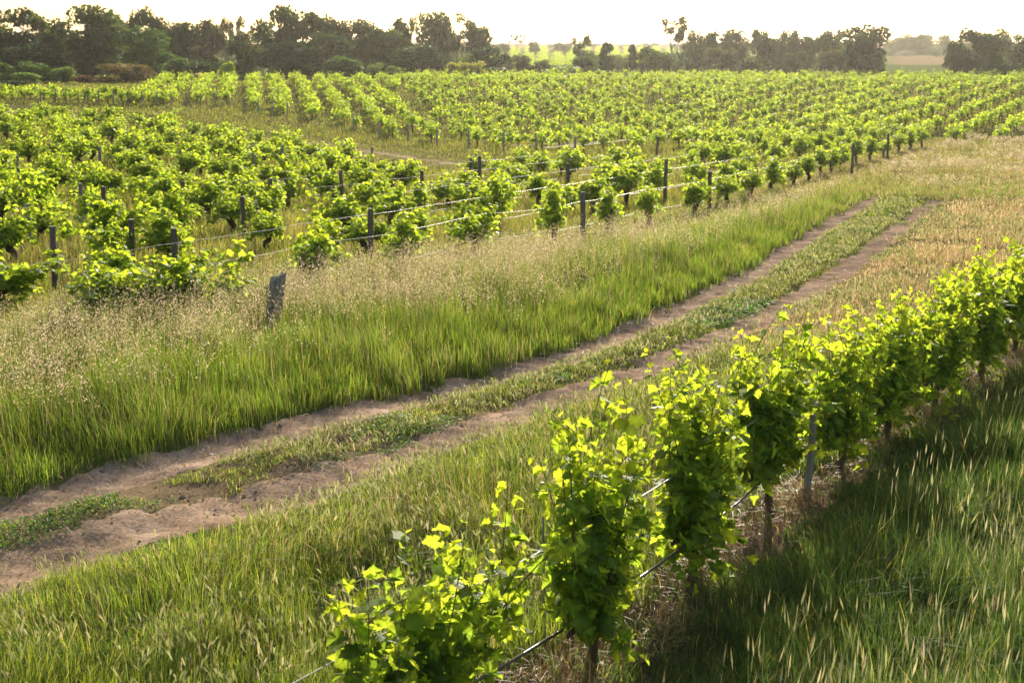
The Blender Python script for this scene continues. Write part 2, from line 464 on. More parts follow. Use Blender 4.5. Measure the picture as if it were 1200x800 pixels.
c_g = pick(rng, n, [GRN, MID, YEL, DEEP], [3, 4, 3, 2])
c_d = pick(rng, n, [(.18, .17, .08), (.42, .33, .21), (.36, .25, .14), (.28, .25, .14)], [1, 4, 3, 2])
dm = rng.random(n) < np.clip(dry * 1.35 + .10 + .3 * patch, 0, 1)
col = np.where(dm[:, None], c_d, c_g)
V, Fc, C, top, L = blades(rng, ground_pts(X, Y), hh, wfade(Y, .004) * rng.uniform(.6, 1.5, n), .42, .5, col, None, (-.04, -.06))
g = Geo(); g.add(V, Fc, C)
print('barley blades', n)
link('barley_grass', g.mesh('barley_grass', [M_GRASS, M_DRY], midx=np.tile(dm, 3)), label='low tufted barley grass covering the slope and middle strip beside the dirt track', cat='grass', kind='stuff')

# its seed heads
X, Y = wedge(rng, lambda y: np.interp(y, [6, 10, 16, 26, 45], [270, 270, 290, 150, 40]), 6.5, 55)
sA, sB, sF, s0, rut = zones(X, Y)
slope = (sA < 0) & (sF > .6) & ~rut; median = (sA > 0) & (sB < 0) & ~rut
pn = vnoise(X, Y, 1.4, 35) * .6 + vnoise(X, Y, .45, 36) * .4 + vnoise(X, Y, .22, 38) * .5
near_edge = np.minimum(np.abs(sA) - rut_w(Y, True), np.abs(sB) - rut_w(Y, False))
keep = (slope & (pn > -.05) & (rng.random(len(X)) < .9 - .5 * sstep(18, 28, Y))) | (median & (Y > 13.5) & (pn > -.5) & (near_edge > .08))
X, Y, median = X[keep], Y[keep], median[keep]; n = len(X)
hh = np.where(median, rng.uniform(.08, .19, n), rng.uniform(.22, .48, n)) * (1 - .35 * sstep(18, 28, Y)) * np.clip(.3 + near_edge[keep] * .7, .3, 1)
col = pick(rng, n, [(.22, .25, .10), (.27, .27, .14), YEL, (.32, .28, .17)], [4, 3, 4, 1.2])
V, Fc, C, top, L = blades(rng, ground_pts(X, Y), hh, wfade(Y) * .6, .22, .25, pick(rng, n, [YEL, PALE, MID], [2, 2, 1]), None, (-.05, -.05))
g = Geo(); g.add(V, Fc, C)
D = np.stack([L[:, 0] * 1.6 + rng.normal(0, .25, n), L[:, 1] * 1.6 + rng.normal(0, .25, n), np.full(n, .8)], 1)
g.add(*heads(rng, top, D, rng.uniform(.038, .066, n), np.maximum(rng.uniform(.007, .011, n), Y * .0006), col))
print('barley heads', n)
link('barley_heads', g.mesh('barley_heads', M_SEED), label='pale bristly barley grass heads nodding over the slope and the track middle', cat='grass', kind='stuff')

# 2. clover in the track
X, Y = wedge(rng, lambda y: np.interp(y, [7, 12, 20, 30], [2600, 2600, 1500, 600]), 7, 40)
sA, sB, sF, s0, rut = zones(X, Y)
pt = vnoise(X, Y, .8, 41) * .5 + vnoise(X, Y, .3, 42) * .35 + vnoise(X, Y, .11, 43) * .3
gx, gy = G(852, 366)
lawn = np.exp(-(((X - gx) * .83 - (Y - gy) * .55) / .45) ** 2 - (((X - gx) * .55 + (Y - gy) * .83) / 1.7) ** 2)
keep = ((sA > -.1) & (sB < .1) & ~rut & (((Y < 15.5) & (pt > .1)) | (lawn > .35 + .2 * pt) | (pt > .45)))
X, Y = X[keep], Y[keep]; n = len(X)
P = ground_pts(X, Y); P[:, 2] += rng.uniform(.01, .07, n)
a = rng.random(n) * 6.28; r = np.maximum(.009, Y * .0007) * rng.uniform(.8, 1.4, n)
nx_, ny_ = rng.normal(0, .35, n), rng.normal(0, .35, n)
ux = np.stack([np.cos(a), np.sin(a), -nx_ * np.cos(a) - ny_ * np.sin(a)], 1) * r[:, None]; uy = np.stack([-np.sin(a), np.cos(a), nx_ * np.sin(a) - ny_ * np.cos(a)], 1) * r[:, None]
V = np.stack([P + ux, P - ux * .5 + uy * .87, P - ux * .5 - uy * .87, P + ux * .25 + uy * .9, P + ux * .25 - uy * .9], 1).reshape(-1, 3)
b = np.arange(n)[:, None] * 5
Fc = np.concatenate([b + np.array([0, 3, 1]), b + np.array([0, 1, 2]), b + np.array([0, 2, 4])])
g = Geo(); g.add(V, Fc, np.repeat(pick(rng, n, [(.06, .17, .02), (.085, .20, .03), (.055, .13, .02)], [2, 2, 1])[:, None], 5, 1).reshape(-1, 3))
link('clover', g.mesh('clover', M_GRASS), label='bright green clover mats growing between the wheel ruts of the dirt track', cat='clover', kind='stuff')

# 3. verge: lush green foot and tall seeding oats
X, Y = wedge(rng, lambda y: np.interp(y, [9, 16, 24, 40, 70, 90], [1250, 1100, 650, 300, 160, 110]), 9, 92, 1.2)
sA, sB, sF, s0, rut = zones(X, Y)
keep = (sB > .05) & (s0 < 1.0) & ~rut
keep |= (Y > 46) & (s0 < 1.0) & (rng.random(len(X)) < .7)
X, Y, sB, s0 = X[keep], Y[keep], sB[keep], s0[keep]; n = len(X)
edge = sstep(-.05, 2.4, sB - rut_w(Y, False))
pt = vnoise(X, Y, 1.8, 51) * .6 + vnoise(X, Y, .6, 52) * .4
far = sstep(34, 60, Y)
row_d = sstep(-3.2, -1.6, s0) * sstep(22, 30, Y)
hh = (1 - .5 * row_d) * (1 + .7 * (1 - edge)) * np.where(near_rut_in(sB * 0 + 9, sB, Y), .25, 1) * (.17 + .48 * edge) * rng.uniform(.55, 1.2, n) * (1 + .3 * pt + .35 * vnoise(X, Y, .3, 53)) * (1 - .5 * far)
c_g = pick(rng, n, [DEEP, GRN, MID, (.075, .14, .03), YEL], [1, 4, 4, 3, 2])
c_d = pick(rng, n, [MID, (.16, .16, .06), PALE, STR, (.32, .25, .15)], [1.2, 2, 2.5, 1.5, 1.5])
dm = rng.random(n) < np.clip(.16 + .75 * far + .22 * pt + .3 * edge * sstep(1.8, 4.0, sB), 0, 1)
V, Fc, C, top, L = blades(rng, ground_pts(X, Y), hh, wfade(Y, .0036) * rng.uniform(.6, 1.5, n), .26, .4, np.where(dm[:, None], c_d, c_g), None, (-.03, -.04))
g = Geo(); g.add(V, Fc, C)
print('verge', n)
link('verge_grass', g.mesh('verge_grass', [M_GRASS, M_DRY], midx=np.tile(dm, 3)), label='dense green verge grass along the vineyard edge of the dirt track', cat='grass', kind='stuff')

X, Y = wedge(rng, lambda y: np.interp(y, [9, 20, 40, 70, 95], [110, 110, 60, 24, 12]), 10, 95, 1.25)
sA, sB, sF, s0, rut = zones(X, Y)
pt = vnoise(X, Y, 2.4, 61) * .6 + vnoise(X, Y, .8, 62) * .4
lim = np.interp(Y, [19, 22, 27, 32, 60, 90], [.4, .2, -1.2, -2.2, -2.0, -1.5])
keep = (((sB > .9) & (s0 < lim)) | ((Y > 47) & (s0 < lim) & (pt > .1))) & (rng.random(len(X)) < np.clip(.15 + .5 * sstep(1.4, 3.6, sB) + .4 * pt, 0, 1))
X, Y = X[keep], Y[keep]; n = len(X)
far = sstep(34, 60, Y)
hh = rng.uniform(.68, 1.05, n) * (1 - .35 * far)
V, Fc, C, top, L = blades(rng, ground_pts(X, Y), hh, np.maximum(.0035, Y * .00018), .16, .25, pick(rng, n, [PALE, STR, YEL], [2, 2, 1]), None, (.03, -.03))
g = Geo(); g.add(V, Fc, C)
m = 13
T = np.repeat(top, m, 0); Lr = np.repeat(L, m, 0); Yr = np.repeat(Y, m); hr = np.repeat(hh, m)
u = np.tile(np.linspace(0, 1, m), n)
pos = T.copy(); pos[:, 2] -= u * .30 * hr; pos[:, :2] -= Lr * (u * .30 * hr)[:, None] * .8
ang = rng.random(n * m) * 6.28; off = (.015 + .05 * np.sin(u * 3.0)) * rng.uniform(.3, 1.3, n * m)
pos[:, 0] += np.cos(ang) * off; pos[:, 1] += np.sin(ang) * off
pos[:, 2] += rng.normal(0, .012, n * m)
D = np.stack([np.cos(ang) * .5, np.sin(ang) * .5, rng.uniform(-1, .4, n * m)], 1)
sc_ = np.maximum(1, Yr / 26)
g.add(*heads(rng, pos, D, rng.uniform(.022, .038, n * m) * sc_, rng.uniform(.007, .012, n * m) * sc_, pick(rng, n * m, [PINK, (.42, .36, .24), (.52, .46, .36), PALE], [2, 2, 3, 1.5]), False))
print('oats', n)
link('seeding_oat_grass', g.mesh('seeding_oat_grass', M_SEED), label='tall wild oat grass with pinkish dry seed sprays along the vineyard edge', cat='grass', kind='stuff')

# 4. lush shaded grass on the near side of the foreground row
X, Y = wedge(rng, lambda y: np.interp(y, [6, 12, 20, 30, 45], [3000, 2500, 1300, 450, 120]), 6, 45, 1.2)
sA, sB, sF, s0, rut = zones(X, Y)
pt = vnoise(X, Y, .9, 71) * .6 + vnoise(X, Y, .35, 72) * .4
keep = (sF < -.22 + .3 * pt) | ((np.abs(sF) < .5) & (rng.random(len(X)) < .16 + .3 * (pt > .25)))
X, Y, sF, pt = X[keep], Y[keep], sF[keep], pt[keep]; n = len(X)
hh = rng.uniform(.12, .46, n) * (1 + .6 * pt + .4 * vnoise(X, Y, .25, 73)) * (1 + .35 * sstep(1.5, 3, -sF)) * (.4 + .6 * sstep(.3, 1.2, np.abs(sF)))
col = pick(rng, n, [(.030, .070, .028), (.042, .088, .032), (.055, .10, .03), (.055, .09, .045), YEL, (.26, .23, .12)], [4, 4, 2, 3, .8, .5])  # green blades, with the blue-green tone of the row's shade mixed into the palette
V, Fc, C, top, L = blades(rng, ground_pts(X, Y), hh, wfade(Y, .0045) * rng.uniform(.5, 1.7, n), .36, .55, col, None, (-.05, -.05))
g = Geo(); g.add(V, Fc, C)
print('lush', n)
link('lush_grass', g.mesh('lush_grass', M_GRASS), label='lush dark green grass in the shade of the foreground vine row', cat='grass', kind='stuff')
X, Y = wedge(rng, lambda y: np.interp(y, [6, 12, 20, 30], [150, 140, 70, 14]), 6, 30, 1.25)
sF = sdist(ROW_F, X, Y)
keep = (sF < -1.0) & (rng.random(len(X)) < np.clip(.15 + .85 * sstep(1.2, 2.4, -sF) + .5 * vnoise(X, Y, .8, 75), 0, 1))
X, Y = X[keep], Y[keep]; n = len(X)
V, Fc, C, top, L = blades(rng, ground_pts(X, Y), rng.uniform(.45, .85, n), np.full(n, .006), .17, .3, pick(rng, n, [MID, YEL, (.12, .15, .06)], [2, 2, 2]), None, (.05, -.02))
g = Geo(); g.add(V, Fc, C)
D = np.stack([L[:, 0] * 1.1, L[:, 1] * 1.1, np.full(n, .9)], 1)
g.add(*heads(rng, top, D, rng.uniform(.09, .17, n), rng.uniform(.007, .012, n), pick(rng, n, [(.2, .21, .09), (.22, .23, .12), (.28, .27, .15), (.34, .29, .18)], [2, 3, 3, 1.5]), False))
link('tall_spike_grass', g.mesh('tall_spike_grass', M_SEED), label='upright ryegrass spikes standing above the lush shaded grass', cat='grass', kind='stuff')

# 5. straw and dead grass under the foreground row
X, Y = wedge(rng, lambda y: np.interp(y, [6, 12, 20, 30], [1600, 1300, 800, 260]), 6, 32, 1.25)
sF = sdist(ROW_F, X, Y)
keep = np.abs(sF + .05) < .36 + .3 * vnoise(X, Y, .7, 81)
keep &= rng.random(len(X)) < np.clip(.55 + .6 * vnoise(X, Y, .6, 82) + .25, 0.1, 1)
sA, sB, _, _, rut = zones(X, Y)
keep |= ((sA > -rut_w(Y, True)) & (sB < rut_w(Y, False)) & (rng.random(len(X)) < .05 + .06 * vnoise(X, Y, .5, 83)))
X, Y = X[keep], Y[keep]; n = len(X)
P = ground_pts(X, Y); P[:, 2] += rng.uniform(.01, .09, n)
V, Fc, C, top, L = blades(rng, P, rng.uniform(.03, .11, n), rng.uniform(.004, .010, n), 1.2, .7, pick(rng, n, [(.28, .20, .10), GOLD, (.22, .13, .07), (.42, .31, .17)], [3, 3, 2, 3]))
g = Geo(); g.add(V, Fc, C)
link('dry_straw', g.mesh('dry_straw', M_STRAW), label='brown dead grass and straw lying under the foreground vines', cat='straw', kind='stuff')

# 6. vineyard floor
X, Y = wedge(rng, lambda y: np.interp(y, [18, 30, 45, 70, 110, 170], [420, 240, 110, 42, 20, 8]), 18, 172, 1.25)
s0 = sdist(ROW_0, X, Y); pd = np.abs(sdist(PATH, X, Y))
pt = vnoise(X, Y, 3.0, 91) * .6 + vnoise(X, Y, 1.1, 92) * .4
keep = ((s0 > .5) | (Y > 84)) & ((pd > 1.0) | (rng.random(len(X)) < .4))
X, Y, pt, pd = X[keep], Y[keep], pt[keep], pd[keep]; n = len(X)
hh = rng.uniform(.12, .48, n) * (1 + .4 * pt) * np.where(pd < 4.5, .5, 1) * np.interp(Y, [30, 60, 110], [1, .7, .5])
c_g = pick(rng, n, [GRN, MID, (.11, .12, .045), (.12, .13, .05)], [1.5, 3, 3, 4]); c_d = pick(rng, n, [(.22, .21, .10), STR, GOLD, (.15, .15, .06)], [4, 2, 1, 3])
c_d = c_d * np.interp(Y, [35, 70], [1, .7])[:, None]; c_g = c_g * np.interp(Y, [35, 70], [1, .85])[:, None]  # far blades darkened: backlit shade put into their colour
dm = rng.random(n) < np.clip(np.interp(Y, [30, 70], [.28, .14]) + .3 * pt + np.where(pd < 4.5, .3, 0), 0, 1)
V, Fc, C, top, L = blades(rng, ground_pts(X, Y), hh, np.maximum(.008, Y * .00042) * rng.uniform(.7, 1.5, n), .3, .4, np.where(dm[:, None], c_d, c_g))
g = Geo(); g.add(V, Fc, C)
print('floor', n)
link('vineyard_floor_grass', g.mesh('vineyard_floor_grass', [M_GRASS, M_DRY], midx=np.tile(dm, 3)), label='olive and straw coloured grass growing between the vineyard rows', cat='grass', kind='stuff')

# 7. clods on the track
X, Y = wedge(rng, lambda y: np.interp(y, [7, 12, 20, 40], [190, 150, 50, 8]), 7, 42)
sA, sB, sF, s0, rut = zones(X, Y)
keep = rut | ((sA > -.3) & (sB < 0) & (Y < 15))
X, Y = X[keep], Y[keep]; n = len(X)
oc = np.array([[1, 0, 0], [-1, 0, 0], [0, 1, 0], [0, -1, 0], [0, 0, 1], [0, 0, -1]], float)
of = np.array([[0, 2, 4], [2, 1, 4], [1, 3, 4], [3, 0, 4], [2, 0, 5], [1, 2, 5], [3, 1, 5], [0, 3, 5]])
P = ground_pts(X, Y); P[:, 2] += .012
r = .005 + .022 * rng.random(n) ** 5
V = (P[:, None] + oc[None] * rng.uniform(.6, 1.3, (n, 6, 1)) * r[:, None, None]).reshape(-1, 3)
Fc = (np.arange(n)[:, None, None] * 6 + of[None]).reshape(-1, 3)
g = Geo(); g.add(V, Fc, (.2, .2, .2))
link('dirt_clods', g.mesh('dirt_clods', M_CLOD), label='small dirt clods and pebbles scattered on the bare track', cat='pebbles', kind='stuff')

# ------------------------------------------------------------------ vine leaves
half = [(0.0, 0.02), (.08, -.15), (.20, -.20), (.30, -.10), (.42, -.10), (.44, .02), (.53, .10), (.40, .21), (.52, .32), (.52, .42), (.63, .50), (.47, .53), (.40, .64), (.29, .60), (.28, .74), (.17, .80), (.12, .90), (0, 1.0)]
def leaf_hi():
    pts = [(0, .34)] + half + [(-x, y) for x, y in half[1:-1]]
    n = len(half); V = np.array([(x, y, .30 * abs(x) - .35 * max(0, y - .3) ** 2 + .07 * math.sin(9 * y + 4 * x)) for x, y in pts])
    Fc = []
    for i in range(1, n): Fc.append([0, i + 1, i])
    lf = [1] + list(range(n + 1, n + 1 + n - 2)) + [n]
    for i in range(len(lf) - 1): Fc.append([0, lf[i], lf[i + 1]])
    return V, np.array(Fc)
def leaf_mid():
    h = [(0, 0), (.36, -.14), (.44, .18), (.56, .48), (.26, .62), (0, 1.0)]
    pts = [(0, .35)] + h + [(-x, y) for x, y in h[1:-1]]
    n = len(h); V = np.array([(x, y, .28 * abs(x) - .3 * max(0, y - .3) ** 2) for x, y in pts])
    Fc = [[0, i + 1, i] for i in range(1, n)]
    lf = [1] + list(range(n + 1, n + 1 + n - 2)) + [n]
    Fc += [[0, lf[i], lf[i + 1]] for i in range(len(lf) - 1)]
    return V, np.array(Fc)
def leaf_low():
    V = np.array([(0, 0, 0), (.5, .25, .12), (.35, .75, 0), (0, 1, -.12), (-.35, .75, 0), (-.5, .25, .12)], float)
    return V, np.array([[0, 1, 2], [0, 2, 3], [0, 3, 4], [0, 4, 5]])

def place_leaves(tpl, P, axis, normal, size, col, curl=None):
    T, Ft = tpl
    axis = axis / np.linalg.norm(axis, axis=1)[:, None]
    side = np.cross(axis, normal); side /= np.linalg.norm(side, axis=1)[:, None] + 1e-9
    nr = np.cross(side, axis)
    V = P[:, None] + (side[:, None] * T[None, :, 0:1] + axis[:, None] * T[None, :, 1:2] + nr[:, None] * T[None, :, 2:3] * (1.0 if curl is None else curl[:, None, None])) * size[:, None, None]
    n, k = len(P), len(T)
    Fc = (np.arange(n)[:, None, None] * k + Ft[None]).reshape(-1, 3)
    vein = 1 + .38 * (np.abs(T[:, 0]) < .01) - .08 * (np.abs(T[:, 0]) > .3)
    return V.reshape(-1, 3), Fc, (col[:, None] * (vein[None, :, None] if curl is not None else 1)).repeat(k if curl is None else 1, 1).reshape(-1, 3)

VL = [(.060, .120, .020), (.070, .135, .022), (.085, .145, .024), (.050, .105, .020)]
YOUNG = np.array([.11, .18, .022])
def shoots_to_leaves(rng, shoots, tpl, size, pet, step, geo, droop=.55):
    for (p0, p1, p2) in shoots:
        L = np.linalg.norm(p1 - p0) + np.linalg.norm(p2 - p1)
        m = max(3, int(L / step))
        u = (np.arange(m) + rng.random(m) * .8) / m
        c = ((1 - u) ** 2)[:, None] * p0 + (2 * u * (1 - u))[:, None] * p1 + (u ** 2)[:, None] * p2
        az = rng.random(m) * 6.283
        outd = np.stack([np.cos(az), np.sin(az), rng.uniform(-.2, .7, m)], 1)
        s = size * np.where(u > .8, 1 - (u - .8) * 3.0, 1) * rng.uniform(.65, 1.2, m)
        pos = c + outd * (pet * rng.uniform(.4, 1.2, m) * (1 - .5 * u))[:, None]
        ax = outd * .75 + np.array([0, 0, -droop]) + rng.normal(0, .28, (m, 3))
        nr = np.stack([np.cos(az) * .7, np.sin(az) * .7, np.full(m, .75)], 1) + rng.normal(0, .35, (m, 3))
        col = pick(rng, m, VL, [3, 3, 2, 2])
        y = sstep(.6, 1.0, u)[:, None] * .85
        geo.add(*place_leaves(tpl, pos, ax, nr, s, col * (1 - y) + YOUNG * y, rng.uniform(-.3, 2.2, m)))

def bez(p0, p1, p2, n):
    u = np.linspace(0, 1, n)[:, None]
    return (1 - u) ** 2 * p0 + 2 * u * (1 - u) * p1 + u ** 2 * p2

# ------------------------------------------------------------------ foreground row
rowdir = math.atan2(FG[3][1] - FG[1][1], FG[3][0] - FG[1][0])
#            length, thickness, top, head height, shoots, hang
FGV = [(1.75, .7, 1.40, .46, 25, .30), (.92, .55, 1.92, .34, 17, .26), (.92, .6, 1.66, .34, 19, .26), (1.0, .65, 1.66, .36, 20, .26), (1.0, .65, 1.52, .36, 18, .26),
       (1.4, .75, 1.46, .36, 22, .26), (1.45, .75, 1.52, .36, 22, .26), (1.45, .75, 1.58, .36, 22, .26), (1.5, .8, 1.66, .40, 22, .26)]
FGL = ['grapevine with loose leafy shoots cut by the bottom edge, nearest of the foreground row',
       'tall narrow grapevine with high wispy shoots beside the thin metal stake',
       'dense oval grapevine between the metal stake vine and the black hose gap',
       'narrow upright grapevine just before the short grey stake in the foreground row',
       'grapevine with a bent shaggy trunk just behind the short grey stake',
       'wide grapevine with dry trunk, second behind the short grey stake in the foreground row',
       'leafy grapevine merging with its neighbours, third behind the short grey stake',
       'grapevine with raised light green tip, fourth behind the short grey stake',
       'foreground grapevine cut by the right edge, on a bare brown leaning trunk']
rng = np.random.default_rng(21)
for i, (bx, by) in enumerate(FG):
    q = FGV[i] if i < len(FGV) else FGV[5 + i % 3]
    ln, th, top, z0, ns, hang = q
    lab = FGL[i] if i < len(FGL) else 'foreground row grapevine standing farther on beyond the right edge of the view'
    r = thing('grapevine', lab, 'grapevine', (bx, by, float(hgt(bx, by)) - .02), rowdir + (math.pi if i % 3 == 1 else 0), 'vines of the foreground row')
    lean = rng.normal(0, .05, 2)
    tp = sag([(0, 0, -.05), (lean[0] * .4, lean[1] * .4, z0 * .5), (lean[0], lean[1], z0)], 9, .008, rng)
    g = Geo()
    rr = np.interp(np.linspace(0, 1, 9), [0, .2, .8, 1], [.050, .036, .034, .045])
    g.add(*tube(tp, rr, 9, rng, .12), (.1, .1, .1))
    head = tp[-1]
    shoots = []
    for sgn in (-1, 1):
        arm = bez(head, head + np.array([sgn * ln * .2, 0, .07]), head + np.array([sgn * ln * .42, rng.normal(0, .03), .05]), 7)
        g.add(*tube(arm, np.linspace(.026, .014, 7), 7, rng, .1), (.1, .1, .1))
    for k in range(ns):
        t = (k / (ns - 1)) * 2 - 1 + rng.normal(0, .08)
        p0 = head + np.array([t * ln * .40, rng.normal(0, .03), .04])
        tall = top * rng.uniform(.72, 1.0) if rng.random() < .7 else top * rng.uniform(.5, .75)
        x2 = t * ln * .5 + rng.normal(0, .08); y2 = rng.normal(0, th * .28)
        p1 = np.array([t * ln * .52, rng.normal(0, th * .25), z0 + (tall - z0) * .55]); p2 = np.array([x2, y2, tall])
        shoots.append((p0, p1, p2))
        g.add(*tube(bez(p0, p1, p2, 8), np.linspace(.0065, .0022, 8), 5), (.12, .1, .1))
    wood = g
    for k in range(int(ns * (1.35 if i else .9))):                       # side shoots that fill the body and hang below the arms
        t = rng.uniform(-1, 1); z = rng.uniform(z0 - .12, z0 + (top - z0) * .55)
        p0 = head * 0 + np.array([t * ln * .40, rng.normal(0, .05), z])
        an = rng.random() * 6.283; rad = th * rng.uniform(.3, .75)
        p2 = p0 + np.array([math.cos(an) * rad * .7, math.sin(an) * rad, rng.uniform(-hang, .12)])
        shoots.append((p0, (p0 + p2) / 2 + np.array([0, 0, .10]), p2))
    gl = Geo()
    shoots_to_leaves(rng, shoots, leaf_hi(), .104, .085, .034 if i else .042, gl)
    whips = []
    for k in range(5):                                   # thin young shoots that stick out of the crown
        t = rng.uniform(-1, 1); b0 = np.array([t * ln * .42, rng.normal(0, .08), z0 + (top - z0) * rng.uniform(.35, .8)])
        e = np.array([t * ln * .5 + rng.normal(0, .22), rng.normal(0, .22), min(top * rng.uniform(.95, 1.1), b0[2] + .75)])
        whips.append((b0, (b0 + e) / 2 + np.array([0, 0, .12]), e))
        wood.add(*tube(bez(*whips[-1], 8), np.linspace(.004, .0015, 8), 4), (.1, .13, .04))
    shoots_to_leaves(rng, whips, leaf_hi(), .078, .05, .065, gl)
    link('trunk', wood.mesh('vine_wood', M_YBARK, True), r)
    link('foliage', gl.mesh('vine_foliage', M_VINE), r)

def along(p, q, z, n, rng, amp=.01):
    t = np.linspace(0, 1, n)
    X = p[0] + (q[0] - p[0]) * t; Y = p[1] + (q[1] - p[1]) * t
    return np.stack([X + rng.normal(0, amp, n), Y + rng.normal(0, amp, n), terr(X, Y) + z + rng.normal(0, amp, n)], 1)

def line_thing(name, label, cat, pts, rad, mat, group=None):
    g = Geo(); g.add(*tube(pts, rad, 6), (.3, .3, .3))
    return link(name, g.mesh(name, mat, True), label=label, cat=cat, group=group)

f0 = (FG[0][0] - .6 * .56 * 3, FG[0][1] - .6 * .83 * 3); f1 = FG[-1]
pts = np.array([[x, y, 0] for x, y in [f0] + FG])
hp = sag(np.stack([pts[:, 0], pts[:, 1], terr(pts[:, 0], pts[:, 1]) + .44], 1), 60, .006, rng)
line_thing('drip_hose', 'dark irrigation hose strung low through the foreground vine row', 'hose', hp, .011, M_HOSE)
wp = sag(np.stack([pts[:, 0], pts[:, 1] + .02, terr(pts[:, 0], pts[:, 1]) + 1.02], 1), 40, .004, rng)
line_thing('trellis_wire', 'thin steel wire strung through the foreground vine row', 'wire', wp, .0032, M_STEEL)

# stakes and posts
def post_geo(rng, h, rad, n=10, wob=.012):
    g = Geo()
    p = sag([(0, 0, -.25), (rng.normal(0, .012), rng.normal(0, .012), h)], 7, wob * .4, rng)
    V, Fc = tube(p, np.linspace(rad * 1.06, rad * .96, 7), n, rng, .05)
    keep = ~np.any(Fc == len(V) - 1, axis=1)
    g.add(V, Fc[keep], (.1, .1, .1))
    rim = V[6 * n:7 * n]; c = rim.mean(0) + [0, 0, .006]
    g2 = Geo(); g2.add(np.vstack([rim, c]), [[k, (k + 1) % n, n] for k in range(n)], (.3, .3, .3))
    return g, g2
def post(label, x, y, h, rad, mat=None, group=None, tilt=(0, 0), name='wooden_post', protos=[]):
    r = thing(name, label, 'post', (x, y, float(hgt(x, y))), R0.random() * 6.28, group, tilt=tilt)
    if len(protos) < 6:
        k = len(protos)
        a, b = post_geo(np.random.default_rng(300 + k), 1.0, .055)
        protos.append((a.mesh('post_shaft', M_POST if k % 2 == 0 else M_POSTG, False), b.mesh('post_top', M_CUT)))
    k = int(R0.integers(0, 3)) * 2 + (1 if mat else 0)
    k = min(k, len(protos) - 1) if len(protos) < 6 else k
    s = link('shaft', protos[k][0], r); t = link('cut_top', protos[k][1], r)
    for o in (s, t): o.scale = (rad / .055, rad / .055, h)
    return r

x, y = G(945, 592)
g, g2 = post_geo(rng, .74, .032, 8)
r = thing('vine_stake', 'short grey wooden stake standing between two foreground vines', 'stake', (x, y, float(hgt(x, y))))
link('shaft', g.mesh('stake_shaft', M_POSTG), r); link('cut_top', g2.mesh('stake_top', M_CUT), r)
x, y = G(640, 772)
g = Geo(); g.add(*tube(sag([(0, 0, -.2), (-.03, 0, 1.15)], 5, .001, rng), .008, 6), (.3, .3, .3))
r = thing('metal_stake', 'thin grey metal stake beside the tall wispy foreground vine', 'stake', (x, y, float(hgt(x, y))))
link('rod', g.mesh('stake_rod', M_STEEL, True), r)
g = Geo(); g.add(*tube([(-.03, 0, 1.149), (-.031, 0, 1.175)], .011, 6), (.3, .3, .3)); link('cap', g.mesh('stake_cap', M_HOSE), r)

# ------------------------------------------------------------------ bush vine meshes for the blocks beyond the track
def bush_crown(rng, tpl, size, step, n_sh, w=1.0):
    g = Geo(); sh = []
    for k in range(n_sh):
        az = rng.random() * 6.283; el = rng.uniform(-.25, 1.3)
        L = rng.uniform(.35, .78)
        d = np.array([math.cos(az) * math.cos(el) * w * .85, math.sin(az) * math.cos(el) * .55, math.sin(el)])
        p0 = np.array([rng.normal(0, .26) * w, rng.normal(0, .10), .56 + rng.normal(0, .07)])
        p2 = p0 + d * L + np.array([0, 0, -.12 * math.cos(el)]); p1 = p0 + d * L * .55 + np.array([0, 0, .12])
        sh.append((p0, p1, p2))
    shoots_to_leaves(rng, sh, tpl, size, .09, step, g, .45)
    return g
def bush_trunk(rng):
    g = Geo()
    b = rng.normal(0, .10, 2)
    p = sag([(0, 0, -.12), (b[0], b[1] * .5, .22), (b[0] * .2 + rng.normal(0, .06), rng.normal(0, .04), .47)], 8, .014, rng)
    g.add(*tube(p, np.interp(np.linspace(0, 1, 8), [0, .25, .8, 1], [.075, .055, .06, .085]), 9, rng, .16), (.1, .1, .1))
    for k in range(4):
        a = rng.choice([0, math.pi]) + rng.normal(0, .6)
        q = p[-1] + np.array([math.cos(a) * .3, math.sin(a) * .2, rng.uniform(.08, .25)])
        g.add(*tube(bez(p[-1] - [0, 0, .02], (p[-1] + q) / 2 + [0, 0, -.02], q, 5), np.linspace(.05, .018, 5), 6, rng, .15), (.1, .1, .1))
    return g
rng = np.random.default_rng(31)
CR_HI = [bush_crown(rng, leaf_mid(), .100, .024, int(rng.integers(26, 42)), rng.uniform(.8, 1.25)).mesh('vine_foliage', M_VINE) for _ in range(12)]
CR_MID = [bush_crown(rng, leaf_low(), .115, .030, int(rng.integers(24, 36)), rng.uniform(.8, 1.2)).mesh('vine_foliage', M_VINE) for _ in range(10)]
TRK = [bush_trunk(rng).mesh('vine_trunk', M_BARK, True) for _ in range(7)]

